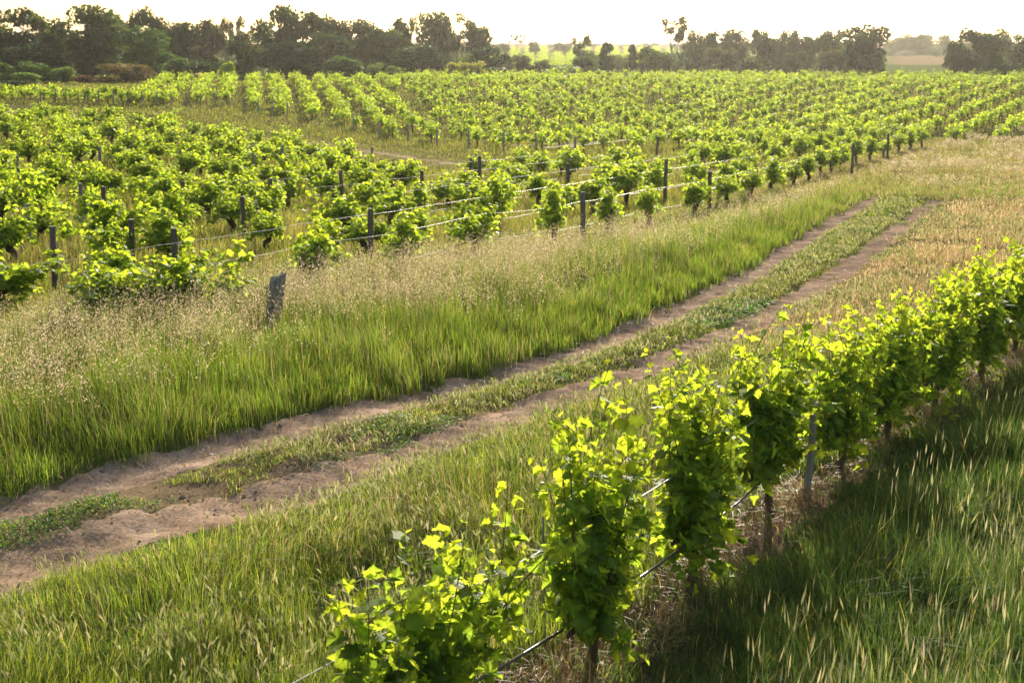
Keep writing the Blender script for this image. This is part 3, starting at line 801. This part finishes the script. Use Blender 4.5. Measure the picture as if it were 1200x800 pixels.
def inside_near(X, Y):
    return (sdist(ROW_0, X, Y) > 1.2)
d1 = np.array([math.sin(math.radians(27)), math.cos(math.radians(27))]); nL = np.array([-d1[1], d1[0]])
org = np.array(G(648, 293))
near_edge_l = np.array([G(*p) for p in [(0, 133), (200, 158), (370, 187), (440, 207), (500, 247), (540, 247)]])
AV, BV = 2.0, 2.55
rng = np.random.default_rng(41)
cand = []
for j in range(1, 36):
    for i in range(-40, 60):
        p = org + nL * (BV * j) + d1 * (AV * (i + .37 * (j % 3))) + rng.normal(0, .24, 2)
        x, y = p
        if y < 14 or abs(x) > .36 * y * 1.18 + 2 or y > 110: continue
        s0 = float(sdist(ROW_0, x, y))
        if s0 < 1.6: continue
        pd = float(sdist(PATH, x, y))
        px = 600 + F * x / y
        if pd > -3.2 and x < 8: continue                    # only the near side of the grass path
        if x >= 3 and s0 > 9.5: continue
        if -9 < x < 2 and y > np.interp(x, [-9.2, -5.4, -2.4, -1.2], [66.7, 56.2, 42.5, 44]) and x < -1.5: continue
        miss = .14
        if 585 < px < 705 and y < 62: miss = .42
        if rng.random() < miss: continue
        cand.append((x, y, j))
near_v = sorted(cand, key=lambda q: q[1])
# the block beyond the grass path
fedge = np.array([G(*p) for p in [(-150, 112), (0, 118), (174, 123), (263, 125), (327, 135), (390, 147), (444, 164), (550, 174), (589, 178), (700, 180), (800, 178), (900, 174), (1100, 168), (1400, 168)]])
far_v = []
dcol = np.array([math.sin(math.radians(-10)), math.cos(math.radians(-10))]); ncol = np.array([dcol[1], -dcol[0]])
o2 = np.array(G(263, 125))
split = lambda y: -4 - (y - 85) * .14
for j in range(-3, 16):
    for i in range(-26, 60):
        p = o2 + ncol * (2.15 * j) + dcol * (1.9 * i) + rng.normal(0, .2, 2); x, y = p
        lim = np.interp(j, [-30, -3, -2, 7], [3.0, 3.0, 60, 60])
        e = np.interp(x, fedge[:, 0], fedge[:, 1])
        if y < e or abs(x) > .36 * y * 1.12 + 3: continue
        if y > 152: continue
        if rng.random() < .08: continue
        if x > split(y): continue
        far_v.append((x, y))
for k in range(2):
    for px in np.arange(-60, 196, 12.5):
        x, y = G(px + rng.normal(0, 2), float(np.interp(px, [-60, 0, 174, 200], [117, 118.5, 123, 124])) - 4.5 * k)
        far_v.append((x, y))
for j in range(-40, 60):
    for i in range(-60, 110):
        p = org + nL * (2.5 * j) + d1 * (2.15 * (i + .5 * (j % 2) * 0)) + rng.normal(0, .13, 2); x, y = p
        if x < split(y) + 1.0 or abs(x) > .36 * y * 1.15 + 3 or y > 169: continue
        e = np.interp(x, fedge[:, 0], fedge[:, 1])
        if y < e: continue
        if float(sdist(ROW_0, x, y)) < 1.5 and y < 88: continue
        if rng.random() < .10: continue
        far_v.append((x, y))
print('near', len(near_v), 'far', len(far_v))

ORD = ['first', 'second', 'third', 'fourth', 'fifth', 'sixth', 'seventh', 'eighth', 'ninth', 'tenth', 'eleventh', 'twelfth', 'thirteenth', 'fourteenth', 'fifteenth', 'sixteenth',
       'seventeenth', 'eighteenth', 'nineteenth', 'twentieth', 'twenty-first', 'twenty-second', 'twenty-third', 'twenty-fourth', 'twenty-fifth', 'twenty-sixth', 'twenty-seventh', 'twenty-eighth',
       'twenty-ninth', 'thirtieth', 'thirty-first', 'thirty-second', 'thirty-third', 'thirty-fourth', 'thirty-fifth', 'thirty-sixth']
def bush(label, x, y, group, s=1.0, hi=True, zs=1.0):
    r = thing('grapevine', label, 'grapevine', (x, y, float(hgt(x, y))), math.pi / 2 - math.radians(27) + (math.pi if R0.random() < .5 else 0) + R0.normal(0, .15), group,
              (s * R0.uniform(.95, 1.4), s * R0.uniform(.9, 1.2), s * zs * R0.uniform(.85, 1.15)))
    link('trunk', TRK[int(R0.integers(0, len(TRK)))], r)
    L = CR_HI if hi else CR_MID
    link('foliage', L[int(R0.integers(0, len(L)))], r)
    return r
for k, (px, py) in enumerate(R0_PIX):
    x, y = G(px, py)
    if k == 1: lab, sc = 'low sprawling grapevine behind the seed grass, just before the leaning stump post', 1.15
    elif k == 2: lab, sc = 'wide low grapevine reaching towards the leaning stump post', 1.1
    elif k == 0: lab, sc = 'big bushy grapevine cut by the left edge, beside the dark post with pale cut top', 1.15
    else: lab, sc = f'grapevine on a crooked dark trunk, {ORD[k - 3]} along the verge-side row after the stump post', 1.0 if k < 8 else .95
    if k == 6: lab, sc = 'tall bushy grapevine on a forked trunk just before the dark post in the verge-side row', 1.12
    bush(lab, x, y, 'vines of the row along the verge', sc, True, 1.0 if k > 2 else .85)
budget = 300 - len(R0_PIX) - 9
for k, (x, y, j) in enumerate(near_v[:budget]):
    bush(f'leafy grapevine in the {ORD[j - 1]} row back from the verge-side row', x, y, f'vines of the {ORD[j - 1]} row behind the verge-side row', R0.uniform(.82, 1.15), y < 48)
# all the vines farther off as one mass
rng = np.random.default_rng(51)
far_all = [(x, y) for x, y, j in near_v[budget:]] + far_v
lod = []
for _ in range(10):
    w = rng.uniform(.8, 1.1)
    gg = bush_crown(rng, leaf_low(), .165, .060, 21, w)
    b = sag([(0, 0, -.1), (rng.normal(0, .06), 0, .3), (0, 0, .62)], 4, .02, rng)
    gt = Geo(); gt.add(*tube(b, .05, 4), (.05, .038, .028))
    lod.append((np.vstack(gg.v), np.vstack(gg.f), np.vstack(gg.c), np.vstack(gt.v), np.vstack(gt.f), np.vstack(gt.c)))
g = Geo()
fx = np.array([p[0] for p in far_all]); fy = np.array([p[1] for p in far_all]); fz = hgt(fx, fy)
for k in range(len(far_all)):
    v, f, c, tv, tf, tc_ = lod[int(rng.integers(0, 10))]
    a = math.pi / 2 - math.radians(27) + rng.normal(0, .3); s = rng.uniform(.88, 1.12)
    ca_, sa_ = math.cos(a), math.sin(a)
    M = np.array([[ca_, sa_, 0], [-sa_, ca_, 0], [0, 0, 1]]) * s
    o = np.array([fx[k], fy[k], fz[k]])
    g.add(v @ M + o, f, c * rng.uniform(.85, 1.15)); g.add(tv @ M + o, tf, tc_)
link('distant_vines', g.mesh('distant_vines', M_VINE), label='mass of small bright green grapevines filling the block beyond the grass path', cat='grapevines', kind='stuff')

# vines on the slope far behind the trees
g = Geo(); v, f, c = lod[0][:3]
xx = []; 
for row in range(46):
    y = 250 + row * 7.5
    for x in np.arange(-12, 42, 3.2):
        X_ = x * y / 330 + rng.normal(0, .4)
        xx.append((X_, y + rng.normal(0, .6)))
xx = np.array(xx); zz = hgt(xx[:, 0], xx[:, 1])
sub = f[::4]
for k in range(len(xx)):
    g.add(v * 1.5 + [xx[k, 0], xx[k, 1], zz[k]], sub, c)
link('hillside_vines', g.mesh('hillside_vines', M_VINE), label='far vineyard rows on the green hillside between the trees', cat='grapevines', kind='stuff')

# ------------------------------------------------------------------ posts beyond the track
PX = [((66, 352), 1.25, 'dark upright post with pale cut top between the first two rows near left edge', 0), ((155, 325), 1.15, 'dark post behind the low sprawling vine, tallest beside the open grass', 0),
      ((207, 345), 1.2, 'thick dark post in front of the big vine cluster beside the stump post', 0), ((37, 300), 1.15, 'dark post with only its top above the leaves at the far left', 0),
      ((125, 285), 1.25, 'slim dark post standing in a gap of straw grass beside a grey post', 0), ((97, 268), 1.1, 'pale grey post next to the slim dark post in the straw grass', 1),
      ((217, 265), 1.1, 'short dark post top between leafy vines left of the grass path', 0), ((287, 290), 1.15, 'stout post top poking out of the vines behind the stump post', 0),
      ((434, 322), 1.28, 'tall dark post between the wide bushes and the round vine of the verge-side row', 0), ((318, 256), 1.1, 'thick dark post showing above the vine leaves in the middle rows', 0),
      ((299, 219), 1.15, 'grey weathered post in the open strip of grass among vines', 1), ((402, 246), 1.2, 'dark post in the straw gap between two vines near the grass path', 0),
      ((385, 212), 1.1, 'weathered grey end post beside the last vines before the grass path', 1), ((436, 206), 1.1, 'grey end post standing beside three round vines at the grass path', 1),
      ((461, 224), 1.1, 'dark end post before a leafy vine beside the grass path', 0), ((497, 255), 1.3, 'tall dark end post beside the column of three vines', 0),
      ((551, 222), 1.1, 'short dark post where the white drip lines begin', 0), ((562, 238), 1.45, 'tall post at the start of the white drip lines', 0),
      ((595, 240), 1.1, 'grey post beside a vine among the white drip lines', 1), ((549, 252), .9, 'low post top behind the bushy vine of the verge-side row', 0),
      ((683, 300), 1.35, 'dark round post standing in the verge-side row beside the tall bushy vine', 0), ((666, 237), 1.2, 'dark post between vines under the white wires', 0),
      ((707, 232), 1.1, 'grey post beside the small isolated vine', 1), ((779, 239), 1.35, 'slim dark post in the second row behind the verge-side row', 0), ((769, 190), 1.2, 'stout dark post at the edge of the far block', 0),
      ((831, 252), 1.25, 'dark post in the verge-side row next to the vine with a single straight trunk', 0), ((998, 208), 1.35, 'dark post in the dense far part of the verge-side row', 0),
      ((1040, 188), 1.3, 'farthest post visible in the verge-side row', 0), ((24, 226), 1.1, 'grey post low among the rows at the left edge', 1), ((118, 212), 1.25, 'leaning grey post beside the small vine in the open strip', 1),
      ((214, 212), 1.1, 'grey post with a pale band in the open grass strip', 1), ((333, 205), 1.1, 'small grey post near the vine on a bare trunk', 1), ((590, 180), 1.1, 'grey end post of the far block beside the lowest white drip line', 1),
      ((628, 182), 1.1, 'grey end post of the far block behind two round vines', 1), ((549, 176), 1.15, 'grey end post of the far block above the dirt path', 1), ((512, 172), 1.1, 'grey leaning end post of the far block over the dirt path', 1),
      ((478, 167), 1.1, 'thin grey end post of the far block near the grass', 1), ((444, 164), 1.1, 'pale end post of the far block in long grass', 1), ((414, 152), 1.1, 'pale end post of the far block at the bend of the path', 1),
      ((673, 193), 1.3, 'stout grey post behind the small round vine at the drip lines', 1)]
for (px, py), h, lab, gm in PX:
    x, y = G(px, py); y0 = y
    post(lab, x, y, h, .055 if h < 1.4 else .06, bool(gm), 'posts of the vineyard beyond the track', (R0.normal(0, .02), R0.normal(0, .02)))
for px in range(48, 345, 17):
    py = np.interp(px, [0, 174, 263, 345], [119, 124, 127, 139])
    x, y = G(px, py); post('small grey end post in the line along the far grass path', x, y, 1.05, .055, True, 'end posts along the far grass path', (R0.normal(0, .02), R0.normal(0, .02)))
# leaning stump post
x, y = G(318, 402)
r = thing('stump_post', 'thick weathered split post leaning in the tall seed grass', 'post', (x, y, float(hgt(x, y))), .4, tilt=(.04, .13))
g = Geo(); rg = np.random.default_rng(77)
n = 12; lv = 7; Vv = []
for k in range(lv):
    z = -.2 + k / (lv - 1) * 1.18
    for a in range(n):
        t = 2 * math.pi * a / n
        rx = .12 * (1 + rg.normal(0, .05)) * (1 - .06 * k / lv); Vv.append((math.cos(t) * rx, math.sin(t) * rx * .62, z + (.05 * math.cos(t) + rg.normal(0, .028) if k == lv - 1 else 0)))
Fc = []
for k in range(lv - 1):
    for a in range(n):
        q = [k * n + a, k * n + (a + 1) % n, (k + 1) * n + (a + 1) % n, (k + 1) * n + a]
        Fc += [[q[0], q[1], q[2]], [q[0], q[2], q[3]]]
g.add(Vv, Fc, (.1, .1, .1)); link('shaft', g.mesh('stump_shaft', M_POSTG), r)
rim = np.array(Vv[-n:]); g = Geo(); g.add(np.vstack([rim, rim.mean(0) + [0, 0, .004]]), [[k, (k + 1) % n, n] for k in range(n)], (.3, .3, .3)); link('cut_top', g.mesh('stump_top', M_CUT), r)  # end grain of the stump, its sunlit look put into the pale colour

# wires and drip lines along the rows beyond the track
rng = np.random.default_rng(61)
for nm, lab, z, rad, mat in (('drip_line', 'pale drip hose along the vines of the verge-side row', .40, .008, M_PALE), ('trellis_wire', 'thin wire strung along the verge-side row', .95, .003, M_STEEL)):
    P2 = np.array([G(*p) for p in R0_PIX[1:]])
    q = sag(np.stack([P2[:, 0], P2[:, 1], terr(P2[:, 0], P2[:, 1]) + z], 1), 70, .012, rng)
    line_thing(nm, lab, 'hose' if 'drip' in nm else 'wire', q, rad, mat)
for j in range(1, 5):
    p = org + nL * (BV * j) + d1 * (-14); q = org + nL * (BV * j) + d1 * (24 if j < 4 else 20)
    p2 = org + nL * (BV * j) + d1 * (-.5 + .6 * j)
    line_thing('drip_line', f'pale drip hose along the {ORD[j - 1]} row behind the verge-side row', 'hose', along(p2, q, .38, 40, rng, .012), .007, M_PALE)
    line_thing('trellis_wire', f'thin wire along the {ORD[j - 1]} row behind the verge-side row', 'wire', along(p2 if j > 1 else p, q, .98, 50, rng, .01), 0.004 if j > 1 else .003, M_PALE if j > 1 else M_STEEL)
for k, (a, b) in enumerate([((592, 179), (690, 174)), ((632, 182), (708, 173)), ((660, 181), (760, 168)), ((612, 168), (640, 166)), ((668, 154), (700, 151))]):
    line_thing('drip_line', ['lowest white drip line of the far block, reaching past two round vines', 'second white drip line of the far block behind the round vines', 'long white drip line of the far block rising to the stout post',
               'short white drip line behind the end posts of the far block', 'highest white drip line glinting in the far block'][k], 'hose', along(G(*a), G(*b), .35, 14, rng, .012), .009, M_PALE)

# ------------------------------------------------------------------ trees beyond the vineyard
def crown_geo(rng, kind):
    """unit crown: base at z=0, about 1 high and 1 wide"""
    g = Geo()
    if kind == 'round':   nb, nl, sz = 26, 150, .050
    elif kind == 'gum':   nb, nl, sz = 42, 120, .046
    elif kind == 'open':  nb, nl, sz = 17, 120, .038
    elif kind == 'umbrella': nb, nl, sz = 11, 120, .034
    elif kind == 'cone':  nb, nl, sz = 22, 130, .050
    else:                 nb, nl, sz = 18, 130, .060
    C = []; R = []
    for k in range(nb):
        a = rng.random() * 6.283
        if kind == 'round':
            z = rng.uniform(.12, .9); rr = .42 * math.sqrt(max(.05, 1 - ((z - .45) / .55) ** 2)) * rng.uniform(.3, 1); r = rng.uniform(.10, .16)
        elif kind == 'gum':
            z = rng.uniform(.12, .92); rr = .42 * (.5 + .5 * math.sin(min(1, z * 1.15) * 2.6)) * rng.uniform(.2, 1); r = rng.uniform(.08, .16)
        elif kind == 'open':
            z = rng.uniform(.38, .93); rr = .42 * rng.uniform(.3, 1) * (1.1 - .5 * abs(z - .7)); r = rng.uniform(.06, .11)
        elif kind == 'umbrella':
            z = rng.uniform(.62, .95); rr = .44 * rng.uniform(.2, 1); r = rng.uniform(.05, .10)
        elif kind == 'cone':
            z = rng.uniform(.05, .93); rr = .36 * (1 - z * .75) * rng.uniform(.3, 1); r = .10 * (1.2 - .5 * z)
        else:
            z = rng.uniform(.15, .78); rr = .40 * math.sqrt(max(.05, 1 - z ** 2)) * rng.uniform(.3, 1); r = rng.uniform(.13, .2)
        C.append((math.cos(a) * rr, math.sin(a) * rr, z)); R.append(r)
    C = np.array(C); R = np.array(R)
    for c, r in zip(C, R):
        d = rng.normal(size=(nl, 3)); d /= np.linalg.norm(d, axis=1)[:, None]
        rad = r * rng.random(nl) ** .35
        P = c + d * rad[:, None] * np.array([1.15, 1.15, .8])
        ax = d + rng.normal(0, .6, (nl, 3)) + np.array([0, 0, -.3]); nr = d + rng.normal(0, .8, (nl, 3))
        col = np.ones((nl, 3)) * rng.uniform(.8, 1.2) * rng.uniform(.85, 1.15, (nl, 1))
        g.add(*place_leaves(leaf_low(), P, ax, nr, sz * rng.uniform(.6, 1.3, nl), col))
    return g, C
def trunk_geo(rng, C, kind):
    g = Geo()
    top = .45 if kind in ('round', 'bush') else .62
    tr = sag([(0, 0, -.04), (rng.normal(0, .03), rng.normal(0, .03), top * .5), (rng.normal(0, .05), rng.normal(0, .05), top)], 8, .006, rng)
    g.add(*tube(tr, np.linspace(.028, .012, 8), 7, rng, .08), (.1, .1, .1))
    for c in C[:: 1 if kind in ('open', 'umbrella') else 2]:
        s = tr[int(rng.integers(3, 8))]
        m = (s + c) / 2 + np.array([0, 0, -.04])
        g.add(*tube(bez(s, m, c, 6), np.linspace(.010, .003, 6), 5), (.1, .1, .1))
    return g
TREES = {}
rng = np.random.default_rng(71)
def tree_variant(kind, tint, k):
    key = (kind, tint, k)
    if key not in TREES:
        r = np.random.default_rng(abs(hash((kind, k))) % 1000 if False else (sum(map(ord, kind)) * 7 + k * 131))
        g, C = crown_geo(r, kind)
        g.c = [q * np.array(TINT[tint]) for q in g.c]
        TREES[key] = (g.mesh('tree_crown', M_TREE), trunk_geo(r, C, kind).mesh('tree_trunk', M_WHITEBARK if kind in ('open', 'umbrella', 'gum') else M_TBARK, True))
    return TREES[key]
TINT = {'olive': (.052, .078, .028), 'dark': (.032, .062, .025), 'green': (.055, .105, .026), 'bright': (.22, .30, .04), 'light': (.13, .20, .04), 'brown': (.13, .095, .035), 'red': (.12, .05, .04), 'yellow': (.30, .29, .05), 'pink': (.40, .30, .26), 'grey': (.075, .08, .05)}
TCOUNT = {}
def tree(px, ptop, half, pbase, Y, kind, tint, label, name=None):
    """a tree whose crown spans px +- half and rises to ptop, standing on the ground at distance Y"""
    x, _, zt = A(px, ptop, Y)
    z0 = float(hgt(x, Y)); hgt_ = zt - z0
    w = 2 * half * Y / F * (1.0 if kind == 'cone' and half < 4 else 1.14)
    k = TCOUNT.get((kind, tint), 0); TCOUNT[(kind, tint)] = k + 1
    cr, tk = tree_variant(kind, tint, k % 3)
    nm = name or {'round': 'round_tree', 'gum': 'gum_tree', 'open': 'gum_tree', 'umbrella': 'gum_tree', 'cone': 'conical_tree', 'bush': 'garden_shrub'}[kind]
    r = thing(nm, label, 'shrub' if kind == 'bush' else 'tree', (x, Y, z0), R0.random() * 6.283, 'trees and shrubs beyond the vineyard', (w / .95, w / .95, hgt_ / .97))
    link('trunk', tk, r); link('crown', cr, r)
T = [
 (25, 7, 42, 95, 182, 'open', 'olive', 'tall open gum with sky showing through its crown, farthest of the left-hand trees'),
 (8, 38, 34, 95, 178, 'gum', 'dark', 'dark gum mass under the open gum at the left edge'),
 (62, 36, 24, 95, 184, 'gum', 'olive', 'olive gum filling the dip between the open gum and the pale-limbed gum'),
 (40, 55, 40, 95, 172, 'round', 'dark', 'very dark low spreading tree behind the light green shrubs'),
 (103, 9, 38, 95, 180, 'gum', 'olive', 'broad gum with pale bare limbs showing inside its crown'),
 (136, 22, 16, 95, 190, 'gum', 'olive', 'slender gum between the pale-limbed gum and the dark domed tree'),
 (165, 12, 18, 95, 196, 'round', 'dark', 'tall dark tree rising behind the rim-lit round tree'),
 (187, 19, 14, 95, 198, 'round', 'dark', 'dark tree shoulder to shoulder with the tall dark tree behind the round one'),
 (168, 34, 33, 92, 172, 'round', 'green', 'dense round tree with a bright rim beside the brown domed shrub'),
 (213, 27, 24, 90, 190, 'gum', 'olive', 'olive gum just past the rim-lit round tree'),
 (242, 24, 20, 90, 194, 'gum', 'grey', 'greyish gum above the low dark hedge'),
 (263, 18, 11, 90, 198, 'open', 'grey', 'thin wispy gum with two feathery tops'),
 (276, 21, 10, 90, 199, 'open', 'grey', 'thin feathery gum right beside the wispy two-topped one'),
 (285, 38, 18, 88, 186, 'gum', 'olive', 'low olive gum in the dip before the tallest dark gum'),
 (331, 9, 27, 85, 184, 'gum', 'dark', 'tallest dark gum with a ragged peaked crown'),
 (307, 21, 13, 85, 195, 'open', 'grey', 'pale open gum leaning out beside the tallest dark gum'),
 (370, 18, 22, 85, 188, 'gum', 'olive', 'feathery olive gum next to the tallest dark gum'),
 (396, 24, 18, 85, 190, 'gum', 'olive', 'olive gum behind the dark spreading mass'),
 (340, 50, 36, 85, 176, 'round', 'dark', 'dark rounded tree under the tallest gum'),
 (385, 41, 28, 85, 180, 'round', 'dark', 'dark green spreading tree behind the smooth green shrub'),
 (420, 25, 24, 88, 190, 'gum', 'olive', 'gum with a flat crown beyond the smooth green shrub'),
 (447, 36, 24, 88, 186, 'gum', 'olive', 'low gum joining the flat-crowned gum and the feathery group'),
 (468, 22, 14, 88, 194, 'gum', 'olive', 'small gum at the edge of the feathery group'),
 (486, 17, 9, 88, 196, 'open', 'olive', 'thin gum with a detached tuft on top'),
 (509, 16, 20, 88, 192, 'gum', 'olive', 'gum with a rounded lit top in the feathery group'),
 (535, 16, 22, 88, 194, 'open', 'olive', 'large open gum with sky showing between its clumps'),
 (557, 32, 16, 88, 192, 'gum', 'olive', 'lower gum falling away towards the green hillside'),
 (488, 53, 26, 88, 174, 'round', 'dark', 'dark round tree before the feathery gums'),
 (511, 62, 10, 88, 172, 'round', 'dark', 'small dark round tree touching the dark round one'),
 (574, 55, 20, 90, 178, 'round', 'dark', 'dark tree at the edge of the green hillside'),
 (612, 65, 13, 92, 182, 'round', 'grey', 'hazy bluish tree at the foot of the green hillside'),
 (634, 71, 11, 92, 183, 'round', 'green', 'lower hazy green tree beside the bluish one'),
 (605, 41, 9, 60, 380, 'umbrella', 'olive', 'tiny open tree on the ridge above the green hillside'),
 (625, 49, 7, 60, 400, 'round', 'olive', 'tiny round tree on the ridge next to the open one'),
 (658, 48, 12, 60, 420, 'bush', 'olive', 'low clump on the skyline above the green hillside'),
 (683, 40, 15, 92, 196, 'open', 'olive', 'round-headed open tree standing over a pale green one'),
 (684, 66, 15, 92, 180, 'gum', 'green', 'pale green bushy tree under the round-headed open tree'),
 (711, 49, 15, 92, 180, 'cone', 'dark', 'larger of the two dark cone-shaped trees'),
 (741, 53, 10, 92, 184, 'cone', 'dark', 'smaller of the two dark cone-shaped trees'),
 (758, 55, 14, 92, 190, 'gum', 'olive', 'loose olive tree beside the smaller cone-shaped tree'),
 (776, 60, 18, 92, 182, 'round', 'green', 'rounded green tree below the flat-topped gum'),
 (788, 22, 21, 92, 200, 'umbrella', 'olive', 'flat-topped gum with bare limbs against the sky'),
 (803, 33, 9, 92, 202, 'open', 'olive', 'small open gum beside the flat-topped one'),
 (815, 40, 10, 92, 198, 'gum', 'olive', 'narrow gum beside the small dark round-topped tree'),
 (831, 37, 11, 92, 204, 'round', 'dark', 'small dark round-topped tree on the skyline'),
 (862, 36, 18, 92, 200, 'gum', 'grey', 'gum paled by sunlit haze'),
 (889, 37, 11, 92, 198, 'gum', 'olive', 'gum with a knobbly top beside the sun-paled gum'),
 (906, 45, 16, 92, 196, 'gum', 'olive', 'middle gum of the hazy row'),
 (920, 37, 8, 92, 202, 'gum', 'olive', 'slim gum with a small raised top'),
 (931, 38, 8, 92, 203, 'gum', 'olive', 'slim gum twinned with the one of raised top'),
 (947, 43, 14, 92, 200, 'gum', 'olive', 'low gum beside the slim twin gums'),
 (842, 58, 20, 92, 180, 'gum', 'grey', 'low bushy tree below the sun-paled gum'),
 (880, 70, 14, 92, 178, 'gum', 'olive', 'small olive tree in front of the knobbly gum'),
 (906, 74, 11, 92, 176, 'bush', 'dark', 'little dark bush at the foot of the hazy row'),
 (934, 62, 14, 92, 182, 'gum', 'olive', 'small tree in front of the slim twin gums'),
 (970, 37, 16, 92, 196, 'gum', 'olive', 'flat gum adjoining the biggest dense tree'),
 (986, 32, 10, 92, 206, 'open', 'grey', 'pale gum just behind the biggest dense tree'),
 (1015, 32, 31, 92, 176, 'round', 'dark', 'biggest dense dark tree beside the straw field gap'),
 (973, 60, 16, 92, 170, 'round', 'grey', 'olive dome-shaped tree in front of the biggest dense tree'),
 (1137, 36, 21, 90, 176, 'round', 'dark', 'dense dark tree on the far side of the straw field gap'),
 (1160, 39, 16, 90, 178, 'round', 'dark', 'dark tree joined to the dense one past the straw field gap'),
 (1117, 62, 10, 90, 174, 'round', 'dark', 'small dark tree spilling into the straw field gap'),
 (1183, 34, 19, 90, 190, 'open', 'olive', 'open gum with arching branches at the right edge'),
 (1204, 44, 18, 90, 186, 'gum', 'olive', 'gum cut by the right edge below the open gum'),
 (1182, 72, 16, 90, 182, 'bush', 'green', 'green bush below the open gum at the right edge'),
 (-22, 20, 30, 95, 182, 'gum', 'olive', 'gum just outside the left edge'), (1240, 38, 24, 90, 182, 'gum', 'olive', 'gum just outside the right edge'),
 # garden shrubs and hedges
 (3, 71, 14, 105, 150, 'bush', 'green', 'green shrub cut by the left edge below the dark gum'),
 (40, 70, 17, 105, 152, 'bush', 'green', 'bright rimmed green shrub before the dark spreading tree'),
 (74, 76, 17, 103, 154, 'bush', 'light', 'light green feathery shrub beside the bright rimmed one'),
 (30, 84, 16, 105, 148, 'bush', 'light', 'yellowish loose shrub above the dark dome shrub'),
 (15, 94, 18, 108, 140, 'bush', 'dark', 'low very dark dome shrub at the left edge'),
 (60, 95, 12, 105, 144, 'bush', 'brown', 'small brown shrub beside the very dark dome'),
 (98, 87, 13, 102, 150, 'bush', 'red', 'dark red leaved shrub between the feathery and the brown ones'),
 (84, 98, 8, 104, 142, 'bush', 'red', 'low reddish shrub at the end of the vine row'),
 (145, 73, 27, 98, 152, 'bush', 'brown', 'big rusty brown domed shrub before the round tree'),
 (195, 84, 13, 96, 154, 'bush', 'green', 'low green shrub behind the vines past the brown dome'),
 (207, 66, 14, 92, 162, 'bush', 'green', 'green shrub at the start of the low dark hedge'),
 (232, 68, 18, 92, 164, 'bush', 'dark', 'low dark hedge shrub beside the bright round bush'),
 (250, 70, 12, 92, 166, 'bush', 'dark', 'dark shrub tucked against the bright round bush'),
 (267, 69, 10, 90, 158, 'bush', 'bright', 'clipped bright yellow-green round bush'),
 (236, 84, 14, 94, 150, 'bush', 'pink', 'patch of pale pink flowering shrub above the vine tops'),
 (284, 63, 3.2, 88, 164, 'cone', 'green', 'thin columnar cypress nearest the clipped bright bush'),
 (299, 65, 3.2, 88, 164, 'cone', 'green', 'thin columnar cypress farther from the clipped bright bush'),
 (396, 63, 17, 86, 166, 'bush', 'green', 'smooth green domed shrub before the dark spreading tree'),
 (408, 64, 17, 86, 164, 'bush', 'green', 'smooth green shrub joined to the domed one'),
 (438, 72, 10, 88, 164, 'bush', 'light', 'light green shrub next to the smooth green one'),
 (460, 75, 11, 88, 164, 'bush', 'light', 'light green shrub before the dark round tree'),
 (531, 70, 9, 90, 164, 'bush', 'yellow', 'yellow-green shrub nearest the dark round tree'),
 (546, 72, 8, 90, 165, 'bush', 'yellow', 'middle one of three yellow-green shrubs'),
 (558, 70, 9, 90, 166, 'bush', 'yellow', 'yellow-green shrub nearest the green hillside'),
 (575, 78, 22, 92, 168, 'bush', 'dark', 'low dark hedge shrub beside the yellow-green shrubs'),
 (660, 77, 20, 92, 172, 'bush', 'light', 'low lit shrub at the foot of the green hillside'),
]
rest = 0
for (px, pt_, hf, pb, Y, kind, tint, lab) in T:
    nm = None
    if 'cypress' in lab: nm = 'cypress'
    tree(px, pt_, hf, pb, Y, kind, tint, lab, nm)

# woods far behind the straw field and along the skyline, one mass
rng = np.random.default_rng(81)
g = Geo()
base = [crown_geo(np.random.default_rng(900 + k), 'bush')[0] for k in range(3)]
bv = [(np.vstack(b.v), np.vstack(b.f)[::2], np.vstack(b.c)) for b in base]
def wood(px0, px1, top0, top1, Y, n, wpx):
    for k in range(n):
        px = rng.uniform(px0, px1); pt_ = rng.uniform(top0, top1); yy = Y * rng.uniform(.95, 1.1)
        x, _, zt = A(px, pt_, yy); z0 = float(hgt(x, yy)); w = wpx * rng.uniform(.7, 1.3) * yy / F * 2
        v, f, c = bv[int(rng.integers(0, 3))]
        g.add(v * np.array([w, w, max(1.5, zt - z0) / .95]) + [x, yy, z0], f, c * np.array(TINT['olive']) * rng.uniform(.8, 1.2))
wood(1040, 1190, 37, 48, 440, 26, 12); wood(1036, 1130, 55, 66, 400, 16, 10)
wood(780, 1010, 44, 52, 460, 26, 10); wood(640, 800, 49, 54, 620, 26, 7); wood(150, 600, 45, 56, 330, 46, 13); wood(-60, 600, 62, 74, 212, 70, 16); wood(690, 1010, 62, 74, 214, 40, 13); wood(1130, 1240, 60, 70, 205, 14, 13)
wood(-60, 150, 45, 60, 260, 20, 18)
link('distant_woods', g.mesh('distant_woods', M_TREE), label='far hazy woods along the skyline behind the nearer trees', cat='woods', kind='stuff')

# ------------------------------------------------------------------ haze over the land
hm, t, N, L = new_mat('haze_air')
out = N('ShaderNodeOutputMaterial'); pv = N('ShaderNodeVolumePrincipled')
pv.inputs['Color'].default_value = (.92, .90, .86, 1); pv.inputs['Density'].default_value = .00011; pv.inputs['Anisotropy'].default_value = .78
L(pv.outputs[0], out.inputs['Volume'])
x0, x1, y0, y1, z0, z1 = -2600, 2600, -60, 3400, -8, 26
V = [(x0, y0, z0), (x1, y0, z0), (x1, y1, z0), (x0, y1, z0), (x0, y0, z1), (x1, y0, z1), (x1, y1, z1), (x0, y1, z1)]
Q = [(3, 2, 1, 0), (4, 5, 6, 7), (0, 1, 5, 4), (1, 2, 6, 5), (2, 3, 7, 6), (3, 0, 4, 7)]
link('haze', mesh_np('haze', V, Q, hm), label='thin warm sunlit haze lying over the whole vineyard', cat='haze', kind='stuff')
